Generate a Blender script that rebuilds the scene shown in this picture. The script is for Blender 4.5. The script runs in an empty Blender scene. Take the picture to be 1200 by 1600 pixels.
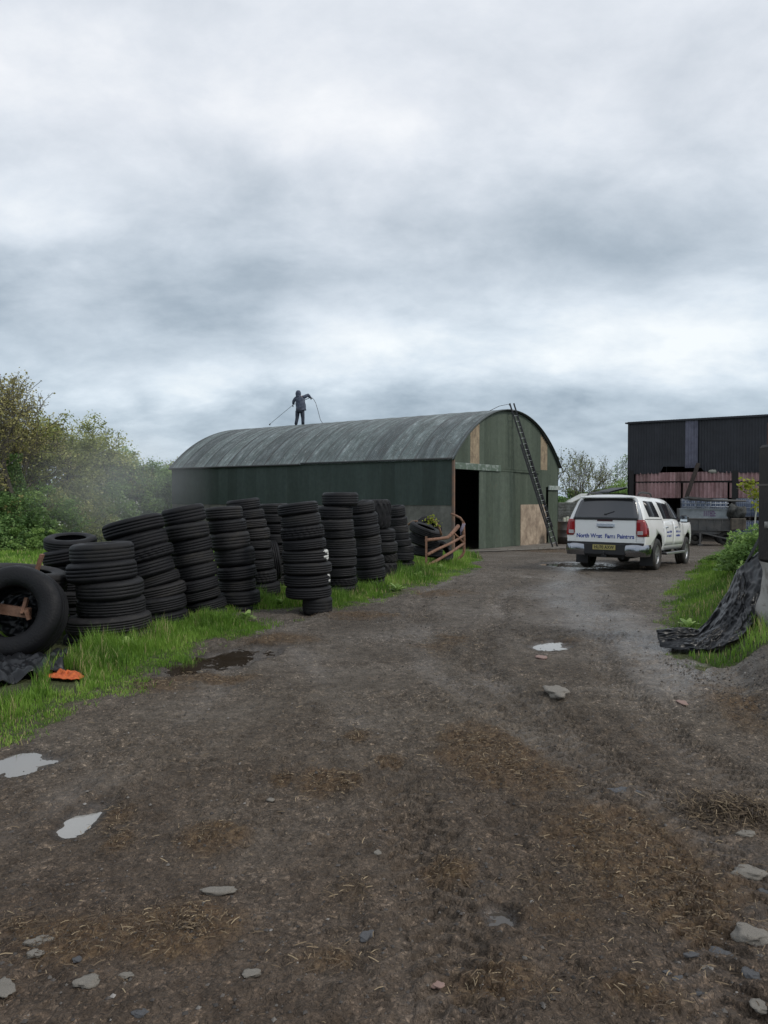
import bpy, bmesh, math, random
import numpy as np
from mathutils import Vector, Matrix, noise as mnoise

S = bpy.context.scene
COL = S.collection
R = math.radians

# ------------------------------------------------------------------ camera
CAM_Z, F, PITCH = 1.65, 1150.0, 1.245
cam_data = bpy.data.cameras.new('camera')
cam_data.sensor_fit = 'HORIZONTAL'; cam_data.sensor_width = 36.0; cam_data.lens = 36.0*F/1200.0
cam_data.clip_start = 0.05; cam_data.clip_end = 3000
cam = bpy.data.objects.new('camera', cam_data); COL.objects.link(cam)
cam.location = (0, 0, CAM_Z); cam.rotation_euler = (R(90-PITCH), 0, 0)
S.camera = cam
S.render.resolution_x = 768; S.render.resolution_y = 1024

# ------------------------------------------------------------------ world
SUN_AZ, SUN_EL = Vector((0.93, -0.42, 0)).normalized(), R(42)
W = bpy.data.worlds.new('World'); S.world = W; W.use_nodes = True
nt = W.node_tree; nt.nodes.clear()

def N(t, kind, **kw):
    n = t.nodes.new(kind)
    for k, v in kw.items(): setattr(n, k, v)
    return n
def M_(t, op, a, b=None, c=None, clamp=False):
    n = t.nodes.new('ShaderNodeMath'); n.operation = op; n.use_clamp = clamp
    for i, v in enumerate((a, b, c)):
        if v is None: continue
        if isinstance(v, (int, float)): n.inputs[i].default_value = v
        else: t.links.new(v, n.inputs[i])
    return n.outputs[0]
def RAMP(t, fac, stops, interp='LINEAR'):
    n = t.nodes.new('ShaderNodeValToRGB'); n.color_ramp.interpolation = interp
    e = n.color_ramp.elements
    while len(e) > 1: e.remove(e[-1])
    e[0].position = stops[0][0]; e[0].color = tuple(stops[0][1])+(1,)
    for p, c in stops[1:]:
        x = e.new(p); x.color = tuple(c)+(1,)
    t.links.new(fac, n.inputs[0]); return n.outputs[0]
def MIX(t, fac, a, b, mode='MIX'):
    n = t.nodes.new('ShaderNodeMix'); n.data_type = 'RGBA'; n.blend_type = mode
    for i, v in ((0, fac), (6, a), (7, b)):
        if isinstance(v, (int, float)): n.inputs[i].default_value = v
        elif isinstance(v, tuple): n.inputs[i].default_value = v if len(v) == 4 else v+(1,)
        else: t.links.new(v, n.inputs[i])
    return n.outputs[2]
def NOISE(t, vec, scale, detail=4, rough=.5, dist=0.0, w=None):
    n = t.nodes.new('ShaderNodeTexNoise'); n.inputs['Scale'].default_value = scale
    n.inputs['Detail'].default_value = detail; n.inputs['Roughness'].default_value = rough
    n.inputs['Distortion'].default_value = dist
    if vec is not None: t.links.new(vec, n.inputs['Vector'])
    return n.outputs[0]
def VORO(t, vec, scale, out='Color'):
    n = t.nodes.new('ShaderNodeTexVoronoi'); n.inputs['Scale'].default_value = scale; t.links.new(vec, n.inputs['Vector']); return n.outputs[out]
def MAPV(t, vec, sc=(1, 1, 1), loc=(0, 0, 0), rot=(0, 0, 0)):
    n = t.nodes.new('ShaderNodeMapping'); n.inputs['Scale'].default_value = sc
    n.inputs['Location'].default_value = loc; n.inputs['Rotation'].default_value = rot
    t.links.new(vec, n.inputs[0]); return n.outputs[0]

def ray(px, py):
    cx, cz = (px-600)/F, -(py-800)/F; th = R(PITCH)
    return Vector((cx, math.cos(th)+cz*math.sin(th), -math.sin(th)+cz*math.cos(th)))

tc = N(nt, 'ShaderNodeTexCoord').outputs['Generated']
sx = N(nt, 'ShaderNodeSeparateXYZ'); nt.links.new(tc, sx.inputs[0])
zz = M_(nt, 'ADD', M_(nt, 'MAXIMUM', sx.outputs[2], 0.0), 0.42)
cb = N(nt, 'ShaderNodeCombineXYZ')
nt.links.new(M_(nt, 'DIVIDE', sx.outputs[0], zz), cb.inputs[0])
nt.links.new(M_(nt, 'DIVIDE', sx.outputs[1], zz), cb.inputs[1])
plane = cb.outputs[0]
n1 = NOISE(nt, MAPV(nt, plane, (.9, 1.0, 1), (3.1, 7.7, 0)), 1.7, 9, .54, .12)
n2 = NOISE(nt, MAPV(nt, plane, (.75, 1.0, 1), (11.4, 2.3, 0)), 5.5, 8, .60, .15)
n3 = NOISE(nt, MAPV(nt, tc, (3, 3, 5), (1.3, 0, 0)), 1.0, 6, .55, .3)
val = M_(nt, 'ADD', M_(nt, 'MULTIPLY', M_(nt, 'SUBTRACT', n1, .5), 1.1), M_(nt, 'MULTIPLY', M_(nt, 'SUBTRACT', n2, .5), .82))
val = M_(nt, 'ADD', val, .545)
xw = M_(nt, 'ADD', sx.outputs[0], M_(nt, 'MULTIPLY', M_(nt, 'SUBTRACT', n3, .5), .45))
zw = M_(nt, 'ADD', sx.outputs[2], M_(nt, 'MULTIPLY', M_(nt, 'SUBTRACT', n1, .5), .16))
for px, py, rx, ry, amp in [(40, 325, 170, 48, .20), (590, 535, 260, 62, .34), (1080, 500, 190, 55, .24), (110, 480, 330, 66, -.30), (430, 390, 260, 70, -.12),
                            (900, 400, 260, 60, -.10), (680, 190, 330, 90, .13), (280, 170, 230, 50, .08), (230, 590, 230, 26, .20), (1130, 250, 140, 90, -.05),
                            (1000, 640, 260, 50, -.10), (250, 660, 280, 40, -.12), (560, 300, 200, 35, -.08), (1000, 60, 300, 90, .05)]:
    d = ray(px, py).normalized()
    ax = M_(nt, 'DIVIDE', M_(nt, 'SUBTRACT', xw, d.x), rx/F); az = M_(nt, 'DIVIDE', M_(nt, 'SUBTRACT', zw, d.z), ry/F)
    r2 = M_(nt, 'ADD', M_(nt, 'MULTIPLY', ax, ax), M_(nt, 'MULTIPLY', az, az))
    g = M_(nt, 'EXPONENT', M_(nt, 'MULTIPLY', r2, -0.8))
    val = M_(nt, 'MULTIPLY_ADD', g, amp, val)
low = RAMP(nt, val, [(.02, (.20, .27, .345)), (.28, (.34, .42, .50)), (.50, (.50, .59, .675)), (.72, (.68, .77, .85)), (.95, (.88, .94, .97))])
high = RAMP(nt, val, [(.02, (.39, .45, .51)), (.28, (.48, .54, .605)), (.50, (.60, .65, .715)), (.72, (.735, .775, .835)), (.95, (.90, .92, .95))])
elf = RAMP(nt, M_(nt, 'ADD', sx.outputs[2], M_(nt, 'MULTIPLY', M_(nt, 'SUBTRACT', n1, .5), .25)), [(.12, (0, 0, 0)), (.46, (1, 1, 1))])
cloud = MIX(nt, elf, low, high)
vm = N(nt, 'ShaderNodeVectorMath', operation='SCALE'); nt.links.new(cloud, vm.inputs[0]); vm.inputs['Scale'].default_value = 10.0
sky = N(nt, 'ShaderNodeTexSky', sky_type='NISHITA'); sky.sun_disc = False; sky.sun_elevation = SUN_EL
sky.sun_rotation = math.atan2(SUN_AZ.x, SUN_AZ.y); sky.dust_density = 2
mixed = MIX(nt, .94, sky.outputs[0], vm.outputs[0])
bg = N(nt, 'ShaderNodeBackground'); bg.inputs[1].default_value = 0.10; nt.links.new(mixed, bg.inputs[0])
wo = N(nt, 'ShaderNodeOutputWorld'); nt.links.new(bg.outputs[0], wo.inputs[0])

# ------------------------------------------------------------------ sun
sd = bpy.data.lights.new('sun', 'SUN'); sd.energy = 1.25; sd.angle = R(11); sd.color = (1.0, .95, .87)
so = bpy.data.objects.new('sun', sd); COL.objects.link(so)
sdir = Vector((SUN_AZ.x*math.cos(SUN_EL), SUN_AZ.y*math.cos(SUN_EL), math.sin(SUN_EL)))
so.rotation_euler = sdir.to_track_quat('Z', 'Y').to_euler(); so.location = (20, -10, 30)
S.view_settings.view_transform = 'Standard'; S.view_settings.look = 'None'; S.view_settings.gamma = 1
S.view_settings.exposure = 0.12; S.view_settings.use_curve_mapping = False

# ------------------------------------------------------------------ helpers
_H = np.arange(65536)
_rng0 = np.random.RandomState(5); _TAB = _rng0.rand(65536)
def _hash(ix, iy, seed):
    return _TAB[(ix*73856093 ^ iy*19349663 ^ seed*83492791) & 65535]
def vnoise(x, y, seed=0):
    ix = np.floor(x).astype(np.int64); iy = np.floor(y).astype(np.int64); fx = x-ix; fy = y-iy
    fx = fx*fx*(3-2*fx); fy = fy*fy*(3-2*fy)
    a = _hash(ix, iy, seed); b = _hash(ix+1, iy, seed); c = _hash(ix, iy+1, seed); d = _hash(ix+1, iy+1, seed)
    return (a*(1-fx)+b*fx)*(1-fy)+(c*(1-fx)+d*fx)*fy
def fbm(x, y, octs=4, seed=0, gain=.5):
    s = 0*x; a = 1.0; t = 0
    for o in range(octs):
        s = s+a*(vnoise(x*(2**o)+o*17.3, y*(2**o)-o*9.1, seed+o)-.5)*2; t += a; a *= gain
    return s/t
def sstep(a, b, x):
    t = np.clip((x-a)/(b-a), 0, 1); return t*t*(3-2*t)

GY = [-50, 9, 13, 17.7, 24, 31, 37, 50, 100, 700]; GZ = [0, 0, -.03, -.12, -.36, -.61, -.74, -.86, -1.0, -1.0]
BANK = [(2.5, 3.0), (2.55, 4.6), (2.74, 5.3), (2.95, 6.1), (3.35, 7.15), (3.75, 8.8), (4.1, 10.8), (5.3, 13.5), (8.0, 17.5), (9.6, 22), (13, 26)]
def base_z(x, y):
    z = 0
    for k in (-1.2, -.4, .4, 1.2): z = z+np.interp(y+k, GY, GZ)/4
    edge = np.interp(y, [b[1] for b in BANK], [b[0] for b in BANK])
    amp = np.interp(y, [3, 5, 7.5, 9, 12, 17, 22, 26], [0, .20, .20, .30, .50, .45, .25, 0])
    wdt = np.interp(y, [3, 8, 10.5], [.30, .45, 1.9])
    z = z+amp*sstep(0, 1, (x-edge)/wdt)
    return z
def gz(x, y): return float(base_z(np.array(float(x)), np.array(float(y))))
def at(px, py, Y):
    d = ray(px, py); k = Y/d.y; return Vector((d.x*k, Y, CAM_Z+d.z*k))
def gpt(px, py):
    d = ray(px, py); t = 1.0
    lo, hi = 1.0, 400.0
    for _ in range(50):
        m = (lo+hi)/2; p = d*m
        if CAM_Z+p.z > gz(p.x, p.y): lo = m
        else: hi = m
    p = d*lo; return Vector((p.x, p.y, gz(p.x, p.y)))

def tag(o, label=None, cat=None, group=None, kind=None):
    if label: o['label'] = label
    if cat: o['category'] = cat
    if group: o['group'] = group
    if kind: o['kind'] = kind
    return o
def empty(name, loc=(0, 0, 0), rz=0, label=None, cat=None, group=None):
    o = bpy.data.objects.new(name, None); COL.objects.link(o); o.location = loc; o.rotation_euler = (0, 0, rz)
    o.empty_display_size = .1
    return tag(o, label, cat, group)
def link(name, me, mat=None, parent=None, smooth=None):
    if mat is not None:
        for m in (mat if isinstance(mat, (list, tuple)) else [mat]): me.materials.append(m)
    if smooth is not None: me.polygons.foreach_set('use_smooth', [smooth]*len(me.polygons))
    o = bpy.data.objects.new(name, me); COL.objects.link(o)
    if parent: o.parent = parent
    return o
def np_mesh(name, V, quads=None, tris=None, attrs=None, smooth=False):
    me = bpy.data.meshes.new(name); V = np.asarray(V, dtype=np.float32)
    me.vertices.add(len(V)); me.vertices.foreach_set('co', V.ravel())
    loops = []; starts = []; n = 0
    if quads is not None and len(quads):
        q = np.asarray(quads, dtype=np.int32); loops.append(q.ravel()); starts.append(np.arange(len(q))*4); n = len(q)*4
    if tris is not None and len(tris):
        t = np.asarray(tris, dtype=np.int32); loops.append(t.ravel()); starts.append(n+np.arange(len(t))*3)
    L = np.concatenate(loops); st = np.concatenate(starts).astype(np.int32)
    me.loops.add(len(L)); me.loops.foreach_set('vertex_index', L)
    me.polygons.add(len(st)); me.polygons.foreach_set('loop_start', st)
    me.update(calc_edges=True)
    me.polygons.foreach_set('use_smooth', np.full(len(st), smooth))
    for k, a in (attrs or {}).items():
        at_ = me.attributes.new(k, 'FLOAT', 'POINT'); at_.data.foreach_set('value', np.asarray(a, dtype=np.float32).ravel())
    return me

class MB:
    def __init__(s): s.v = []; s.f = []; s.m = []; s.sm = []
    def face(s, idx, m=0, sm=False): s.f.append(tuple(idx)); s.m.append(m); s.sm.append(sm)
    def box(s, c, d, rot=None, m=0, taper=1.0, bev=0.0):
        b = len(s.v); hx, hy, hz = d[0]/2, d[1]/2, d[2]/2
        pts = []
        if bev <= 0:
            for z in (-hz, hz):
                k = taper if z > 0 else 1
                for x, y in ((-hx, -hy), (hx, -hy), (hx, hy), (-hx, hy)): pts.append(Vector((x*k, y*k, z)))
            fs = [(3, 2, 1, 0), (4, 5, 6, 7), (0, 1, 5, 4), (1, 2, 6, 5), (2, 3, 7, 6), (3, 0, 4, 7)]
        else:
            e = min(bev, hx*.49, hy*.49, hz*.49)
            for z, q in ((-hz, e), (-hz+e, 0), (hz-e, 0), (hz, e)):
                k = taper if z > 0 else 1
                for x, y in ((-hx+e, -hy+q), (hx-e, -hy+q), (hx-q, -hy+e), (hx-q, hy-e), (hx-e, hy-q), (-hx+e, hy-q), (-hx+q, hy-e), (-hx+q, -hy+e)):
                    pts.append(Vector((x*k, y*k, z)))
            fs = [tuple(range(7, -1, -1)), tuple(range(24, 32))]
            for r in range(3):
                for i in range(8): fs.append((r*8+i, r*8+(i+1) % 8, (r+1)*8+(i+1) % 8, (r+1)*8+i))
        for p in pts:
            if rot is not None: p = rot @ p
            s.v.append(p+Vector(c))
        for f in fs: s.face([b+i for i in f], m)
        return s
    def tube(s, pts, rad, n=8, m=0, cap=True, sm=True):
        pts = [Vector(p) for p in pts]; k = len(pts)
        if isinstance(rad, (int, float)): rad = [rad]*k
        b = len(s.v); prev = None
        for i, p in enumerate(pts):
            t = (pts[min(i+1, k-1)]-pts[max(i-1, 0)])
            if t.length < 1e-9: t = Vector((0, 0, 1))
            t.normalize()
            if prev is None:
                a = Vector((0, 0, 1)) if abs(t.z) < .9 else Vector((1, 0, 0)); u = t.cross(a).normalized()
            else:
                u = (prev-t*prev.dot(t))
                u = u.normalized() if u.length > 1e-6 else t.orthogonal().normalized()
            prev = u; w = t.cross(u)
            for j in range(n):
                a = 2*math.pi*j/n; s.v.append(p+(u*math.cos(a)+w*math.sin(a))*rad[i])
        for i in range(k-1):
            for j in range(n):
                s.face((b+i*n+j, b+i*n+(j+1) % n, b+(i+1)*n+(j+1) % n, b+(i+1)*n+j), m, sm)
        if cap:
            s.face([b+j for j in range(n)][::-1], m); s.face([b+(k-1)*n+j for j in range(n)], m)
        return s
    def bar(s, a, b_, w, h=None, m=0, roll=0):
        a, b_ = Vector(a), Vector(b_); d = b_-a; q = d.to_track_quat('Z', 'Y').to_matrix() @ Matrix.Rotation(roll, 3, 'Z')
        return s.box((a+b_)/2, (w, h or w, d.length), q, m)
    def cyl(s, c, r, h, n=24, axis='Z', m=0, r2=None, sm=True):
        c = Vector(c); ax = {'X': Vector((1, 0, 0)), 'Y': Vector((0, 1, 0)), 'Z': Vector((0, 0, 1))}[axis]
        return s.tube([c-ax*h/2, c+ax*h/2], [r, r if r2 is None else r2], n, m, True, sm)
    def lathe(s, prof, n=32, axis='Z', c=(0, 0, 0), m=0, closed=False, fn=None, sm=True):
        b = len(s.v); c = Vector(c); k = len(prof)
        for i in range(n):
            a = 2*math.pi*i/n
            for j, (r, z) in enumerate(prof):
                if fn: r, z = fn(i, j, r, z)
                if axis == 'Z': p = Vector((r*math.cos(a), r*math.sin(a), z))
                elif axis == 'Y': p = Vector((r*math.cos(a), z, r*math.sin(a)))
                else: p = Vector((z, r*math.cos(a), r*math.sin(a)))
                s.v.append(c+p)
        kk = k if closed else k-1
        for i in range(n):
            for j in range(kk):
                f = (b+i*k+j, b+((i+1) % n)*k+j, b+((i+1) % n)*k+(j+1) % k, b+i*k+(j+1) % k)
                s.face(f, m, sm)
        return s
    def grid(s, fn, nu, nv, m=0, sm=True, flip=False):
        b = len(s.v)
        for i in range(nu+1):
            for j in range(nv+1): s.v.append(Vector(fn(i/nu, j/nv)))
        for i in range(nu):
            for j in range(nv):
                f = (b+i*(nv+1)+j, b+(i+1)*(nv+1)+j, b+(i+1)*(nv+1)+j+1, b+i*(nv+1)+j+1)
                s.face(f[::-1] if flip else f, m, sm)
        return s
    def build(s, name, mat, parent=None, fix=False):
        me = bpy.data.meshes.new(name); me.from_pydata([tuple(v) for v in s.v], [], s.f)
        me.polygons.foreach_set('material_index', s.m); me.polygons.foreach_set('use_smooth', s.sm)
        if fix:
            bm = bmesh.new(); bm.from_mesh(me); bmesh.ops.recalc_face_normals(bm, faces=bm.faces); bm.to_mesh(me); bm.free()
        me.update()
        return link(name, me, mat, parent)

MATS = {}
def mat(name, col, rough=.6, metal=0.0, spec=.5, var=0.0, vscale=3.0, col2=None, bump=0.0, bscale=30.0, thr=(.4, .65), coat=0.0, objrand=0.0, det=6, alpha=None):
    m = bpy.data.materials.new(name); m.use_nodes = True; t = m.node_tree; p = t.nodes['Principled BSDF']
    p.inputs['Roughness'].default_value = rough; p.inputs['Metallic'].default_value = metal
    p.inputs['Specular IOR Level'].default_value = spec; p.inputs['Coat Weight'].default_value = coat
    co = N(t, 'ShaderNodeTexCoord').outputs['Object']
    c = tuple(col)+(1,)
    out = None
    if col2 is not None:
        nz = NOISE(t, co, vscale, det, .62, .3)
        out = RAMP(t, nz, [(thr[0], col), (thr[1], col2)])
    if var > 0:
        nz2 = NOISE(t, co, vscale*3.1, det, .6)
        f = RAMP(t, nz2, [(.25, (1-var,)*3), (.75, (1+var,)*3)])
        out = MIX(t, 1.0, out if out is not None else c, f, 'MULTIPLY')
    if objrand > 0:
        oi = N(t, 'ShaderNodeObjectInfo').outputs['Random']
        f = RAMP(t, oi, [(0, (1-objrand,)*3), (1, (1+objrand,)*3)])
        out = MIX(t, 1.0, out if out is not None else c, f, 'MULTIPLY')
    if out is not None: t.links.new(out, p.inputs['Base Color'])
    else: p.inputs['Base Color'].default_value = c
    if bump > 0:
        b = N(t, 'ShaderNodeBump'); b.inputs['Strength'].default_value = bump; b.inputs['Distance'].default_value = .02
        t.links.new(NOISE(t, co, bscale, 8, .65), b.inputs['Height']); t.links.new(b.outputs[0], p.inputs['Normal'])
    MATS[name] = m
    return m
# ------------------------------------------------------------------ ground regions
def in_poly(x, y, poly):
    c = np.zeros(x.shape, bool); n = len(poly); j = n-1
    for i in range(n):
        xi, yi = poly[i]; xj, yj = poly[j]
        t = ((yi > y) != (yj > y)) & (x < (xj-xi)*(y-yi)/((yj-yi) or 1e-9)+xi)
        c ^= t; j = i
    return c
def edge_dist(x, y, line):
    d = np.full(x.shape, 1e9)
    for (x0, y0), (x1, y1) in zip(line[:-1], line[1:]):
        dx, dy = x1-x0, y1-y0; L = dx*dx+dy*dy+1e-9
        t = np.clip(((x-x0)*dx+(y-y0)*dy)/L, 0, 1)
        d = np.minimum(d, np.hypot(x-(x0+t*dx), y-(y0+t*dy)))
    return d
def G2(px, py):
    p = gpt(px, py); return (p.x, p.y)
LE = [G2(*p) for p in [(-260, 1300), (0, 1168), (80, 1138), (135, 1098), (215, 1078), (290, 1028), (400, 990), (465, 968), (545, 952), (605, 936), (685, 914), (748, 890), (756, 874)]]
NEARC = (2.72, 29.5)
LPOLY = [(-30, LE[0][1])]+LE+[(3.0, 29.0), NEARC, (-11.3, 39.6), (-11, 60), (-300, 60), (-300, LE[0][1])]
RE_ = [G2(*p) for p in [(1075, 1052), (1052, 1030), (1038, 992), (1030, 962), (1046, 930), (1088, 882), (1128, 852)]]
RPOLY = RE_+[(12.5, 27), (30, 27), (30, 7.45), (4.6, 7.45)]
LINE_L = LE; LINE_R = RE_+[(12.5, 27)]
def grassness(x, y):
    jit = fbm(x*1.6, y*1.6, 4, 3)*.30+fbm(x*7, y*7, 3, 13)*.22
    dl = edge_dist(x, y, LINE_L); il = in_poly(x, y, LPOLY); sl = np.where(il, dl, -dl)
    dr = edge_dist(x, y, LINE_R); ir = in_poly(x, y, RPOLY); sr = np.where(ir, dr, -dr)
    far = sstep(60, 75, y)
    g = np.maximum(sstep(-.10, .30, sl+jit), sstep(-.15, .35, sr+jit))
    # trampled soil strip near the short wide tyre stack
    tx, ty = G2(445, 966)
    g = g*(1-np.exp(-(((x-tx)/.95)**2+((y-ty-.25)/.75)**2)**2))
    return np.maximum(g, far)
def wet_path(x, y):
    cx = np.interp(y, [0, 4, 7, 9.5, 12, 16, 22], [2.0, 2.3, 2.9, 2.9, 3.0, 4.2, 6])
    return np.exp(-((x-cx)/.75)**2)*sstep(5.2, 6.6, y)*(1-sstep(17, 24, y))

# straw patches: pixel centre, pixel half sizes, weight
STRAW = [(765, 1185, 75, 42, 1.0), (850, 1215, 60, 24, .7), (1000, 1350, 125, 80, 1.0), (1070, 1420, 80, 50, .9), (880, 1400, 90, 60, .5), (325, 1312, 52, 22, .9),
         (270, 1450, 90, 40, .9), (505, 1225, 38, 18, .8), (545, 1232, 18, 12, .9), (612, 1196, 22, 10, .9), (555, 1155, 20, 8, .7), (298, 1448, 24, 12, 1.0), (700, 1362, 40, 26, .9),
         (180, 1278, 25, 22, .5), (190, 1312, 22, 18, .8), (440, 1222, 18, 12, .8), (790, 1545, 110, 34, .5), (1010, 1572, 80, 30, .5), (545, 1395, 40, 26, .45), (520, 1500, 70, 30, .4),
         (100, 1470, 90, 40, .6), (40, 1450, 50, 20, .6), (720, 1160, 40, 16, .7), (930, 1300, 30, 14, .6), (690, 1010, 60, 8, .4), (705, 1000, 30, 6, .5), (240, 1070, 60, 14, .8), (330, 1062, 70, 8, .7),
         (430, 1000, 60, 10, .7), (560, 962, 60, 6, .6), (690, 928, 60, 5, .5), (1150, 1100, 60, 26, .5), (1160, 1130, 50, 20, .4), (880, 1005, 40, 8, .4), (1110, 1290, 60, 20, .35), (860, 860, 60, 4, .5)]
_SP = []
for px, py, rx, ry, w in STRAW:
    p = gpt(px, py); k = p.y/F; hy = abs(gpt(px, py-ry).y-p.y)
    _SP.append((p.x, p.y, rx*k, max(hy, .04), w))
def strawness(x, y):
    s = 0*x
    nz = fbm(x*5, y*5, 4, 21)
    for cx, cy, ax, ay, w in _SP:
        s = np.maximum(s, w*np.exp(-((x-cx)/ax)**2-((y-cy)/ay)**2))
    return np.clip(s*1.5+nz*.55*np.clip(s*4, 0, 1)-.12, 0, 1)

# puddles: pixel centre, half sizes, angle in degrees, silt amount
PUD = [(30, 1190, 60, 17, -14, 'pale silty puddle at the edge of the left grass verge', .55), (128, 1281, 46, 17, -32, 'milky elongated puddle lying alone in the mud on the left', 1.0),
       (348, 1030, 84, 19, -14, 'dark brown puddle beside the grass below the tyre stacks', 0.0), (858, 1008, 30, 10, 5, 'small bright puddle in the track ahead of the white truck', .5),
       (905, 882, 62, 6, 0, 'thin puddle in the yard under the back of the white truck', .1),
       (782, 1432, 24, 18, 55, 'small grey puddle among straw in the foreground mud', .1)]
PG = []
for px, py, rx, ry, ang, lab, silt in PUD:
    p = gpt(px, py); k = p.y/F; hy = abs(gpt(px, py-ry).y-gpt(px, py+ry).y)/2
    # direction of the long axis on the ground
    q = gpt(px+rx*math.cos(R(ang)), py+rx*math.sin(R(ang))); u = Vector((q.x-p.x, q.y-p.y)); L = u.length; u.normalize()
    n = Vector((-u.y, u.x)); # short half width on the ground
    sh = (rx*k*hy)/max(L, .05) if abs(ang) > 3 else hy
    PG.append((p.x, p.y, u, n, L, max(sh, .07), lab, silt))
def pud_depth(x, y):
    d = 0*x
    for cx, cy, u, n, L, Wd, lab, silt in PG:
        a = ((x-cx)*u.x+(y-cy)*u.y)/L; b = ((x-cx)*n.x+(y-cy)*n.y)/Wd
        r = np.sqrt(a*a+b*b)+fbm(x*6, y*6, 4, 91)*.42+.05
        d = np.maximum(d, 1-sstep(.55, 1.45, r))
    return d
RUTS = [[(.2, 2), (.1, 4), (-.35, 6), (-1.0, 8), (-1.2, 10), (-.6, 13), (1.2, 18)], [(1.5, 2), (1.45, 4), (1.1, 6), (.5, 8), (.3, 10), (.8, 13), (2.4, 18)],
        [(2.4, 2.2), (2.2, 3.4), (1.9, 5), (2.1, 7), (2.7, 9), (3.2, 11), (4.6, 16)], [(1.0, 2.2), (1.25, 3.4), (1.0, 5), (.9, 7), (1.3, 9), (1.9, 12), (3.2, 16)],
        [(2.0, 2.0), (1.5, 3.6), (.9, 5.2), (.4, 7), (.6, 10)], [(-2.2, 2.6), (-1.6, 4.2), (-1.4, 6.2), (-1.6, 8.2), (-1.3, 10), (-.2, 13)]]
def ruts(x, y):
    z = 0*x
    for ln in RUTS:
        m = (y > ln[0][1]-.5) & (y < ln[-1][1]+.5)
        xs = np.interp(y, [p[1] for p in ln], [p[0] for p in ln]); dx = np.abs(x-xs-fbm(y*.7, y*0+len(ln), 2, 8)*.12)
        prof = -.022*np.exp(-(dx/.14)**2)+.016*np.exp(-((dx-.24)/.07)**2)
        tread = np.where(dx < .15, .009*np.sign(np.sin(y*58+dx*46)), 0)
        fade = sstep(-.3, .15, fbm(x*.5, y*.35, 3, 40+len(ln)))
        z = z+np.where(m, (prof+tread)*fade, 0)
    return z
def micro(x, y, g, st):
    zz_ = .018*fbm(x*.9, y*.9, 3, 1)+.011*fbm(x*5, y*5, 4, 2, .6)
    lum = np.clip(fbm(x*13, y*13, 3, 6, .6), 0, 1)
    rough = sstep(-.2, .5, fbm(x*.7, y*.7, 2, 61))
    zz_ = zz_+lum**1.2*.046*(.25+.75*rough)+(.024*np.abs(fbm(x*7, y*9, 2, 71))**.7+.015*np.abs(fbm(x*19, y*19, 3, 73))**.7)*(.35+.65*rough)+.0075*fbm(x*32, y*32, 2, 9, .5)+st*.018*(fbm(x*18, y*18, 3, 7, .6)+.5)
    zz_ = zz_+ruts(x, y)*(1-g)
    return zz_

rows = np.concatenate([np.arange(-4, 1.6, .25), np.geomspace(1.6, 46, 760), np.geomspace(47, 650, 50)])
cols = np.concatenate([-np.geomspace(6, .66, 26), np.linspace(-.65, .65, 700), np.geomspace(.66, 6, 26)])
GX = (np.maximum(rows, 0)[:, None]+1.2)*cols[None, :]; GYY = np.repeat(rows[:, None], len(cols), 1)
x, y = GX.ravel(), GYY.ravel()
g_ = grassness(x, y); s_ = strawness(x, y)*(1-g_*.6)
pd = pud_depth(x, y)
near = 1-sstep(30, 44, y)
apron = sstep(23.5, 25.5, y)
z = base_z(x, y)+micro(x, y, g_, s_)*near*(1-.75*apron)*(1-.55*pd)-.032*pd*(y < 30)-.02*apron*(y < 44)
nr, nc = len(rows), len(cols)
idx = np.arange(nr*nc).reshape(nr, nc)
q = np.stack([idx[:-1, :-1], idx[:-1, 1:], idx[1:, 1:], idx[1:, :-1]], -1).reshape(-1, 4)
wet = np.clip(wet_path(x, y)*.85+.18*np.exp(-(((x+.3)/1.6)**2))*sstep(7, 10, y)*(1-sstep(16, 24, y)), 0, 1)
for ln in RUTS:
    dxr = np.abs(x-np.interp(y, [p[1] for p in ln], [p[0] for p in ln])); wet = np.maximum(wet, .42*np.exp(-(dxr/.17)**2)*(y > ln[0][1])*(y < ln[-1][1])*sstep(-.5, .2, fbm(x*.8, y*.5, 3, 50)))
gm = np_mesh('ground', np.stack([x, y, z], 1), q, attrs={'grass': g_, 'straw': s_, 'wet': wet, 'pud': pd}, smooth=True)

m = bpy.data.materials.new('mud_ground'); m.use_nodes = True; t = m.node_tree; P = t.nodes['Principled BSDF']
geo = N(t, 'ShaderNodeTexCoord').outputs['Object']
def ATT(t, nm): n = N(t, 'ShaderNodeAttribute'); n.attribute_name = nm; return n.outputs['Fac']
mudA = NOISE(t, geo, .55, 8, .62, .4); mudB = NOISE(t, geo, 7, 8, .7, .3); mudC = NOISE(t, geo, 42, 6, .7); mudD = NOISE(t, geo, 160, 3, .6)
base = RAMP(t, mudA, [(.34, (.084, .073, .060)), (.50, (.112, .099, .083)), (.66, (.146, .133, .116))])
base = MIX(t, 1.0, base, RAMP(t, mudB, [(.34, (.66, .64, .62)), (.5, (.97, .97, .97)), (.66, (1.3, 1.28, 1.26))]), 'MULTIPLY')
base = MIX(t, .42, base, RAMP(t, mudC, [(.36, (.42, .40, .38)), (.5, (1.0, 1.0, 1.0)), (.62, (1.45, 1.42, 1.4)), (.72, (2.3, 2.2, 2.1))]), 'MULTIPLY')
base = MIX(t, .22, base, RAMP(t, mudD, [(.38, (.5, .5, .5)), (.52, (1, 1, 1)), (.64, (1.6, 1.6, 1.6)), (.72, (2.8, 2.7, 2.6))]), 'MULTIPLY')
vwarp = N(t, 'ShaderNodeVectorMath', operation='ADD'); t.links.new(geo, vwarp.inputs[0]); vs_ = N(t, 'ShaderNodeVectorMath', operation='SCALE'); vs_.inputs['Scale'].default_value = .03
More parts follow.
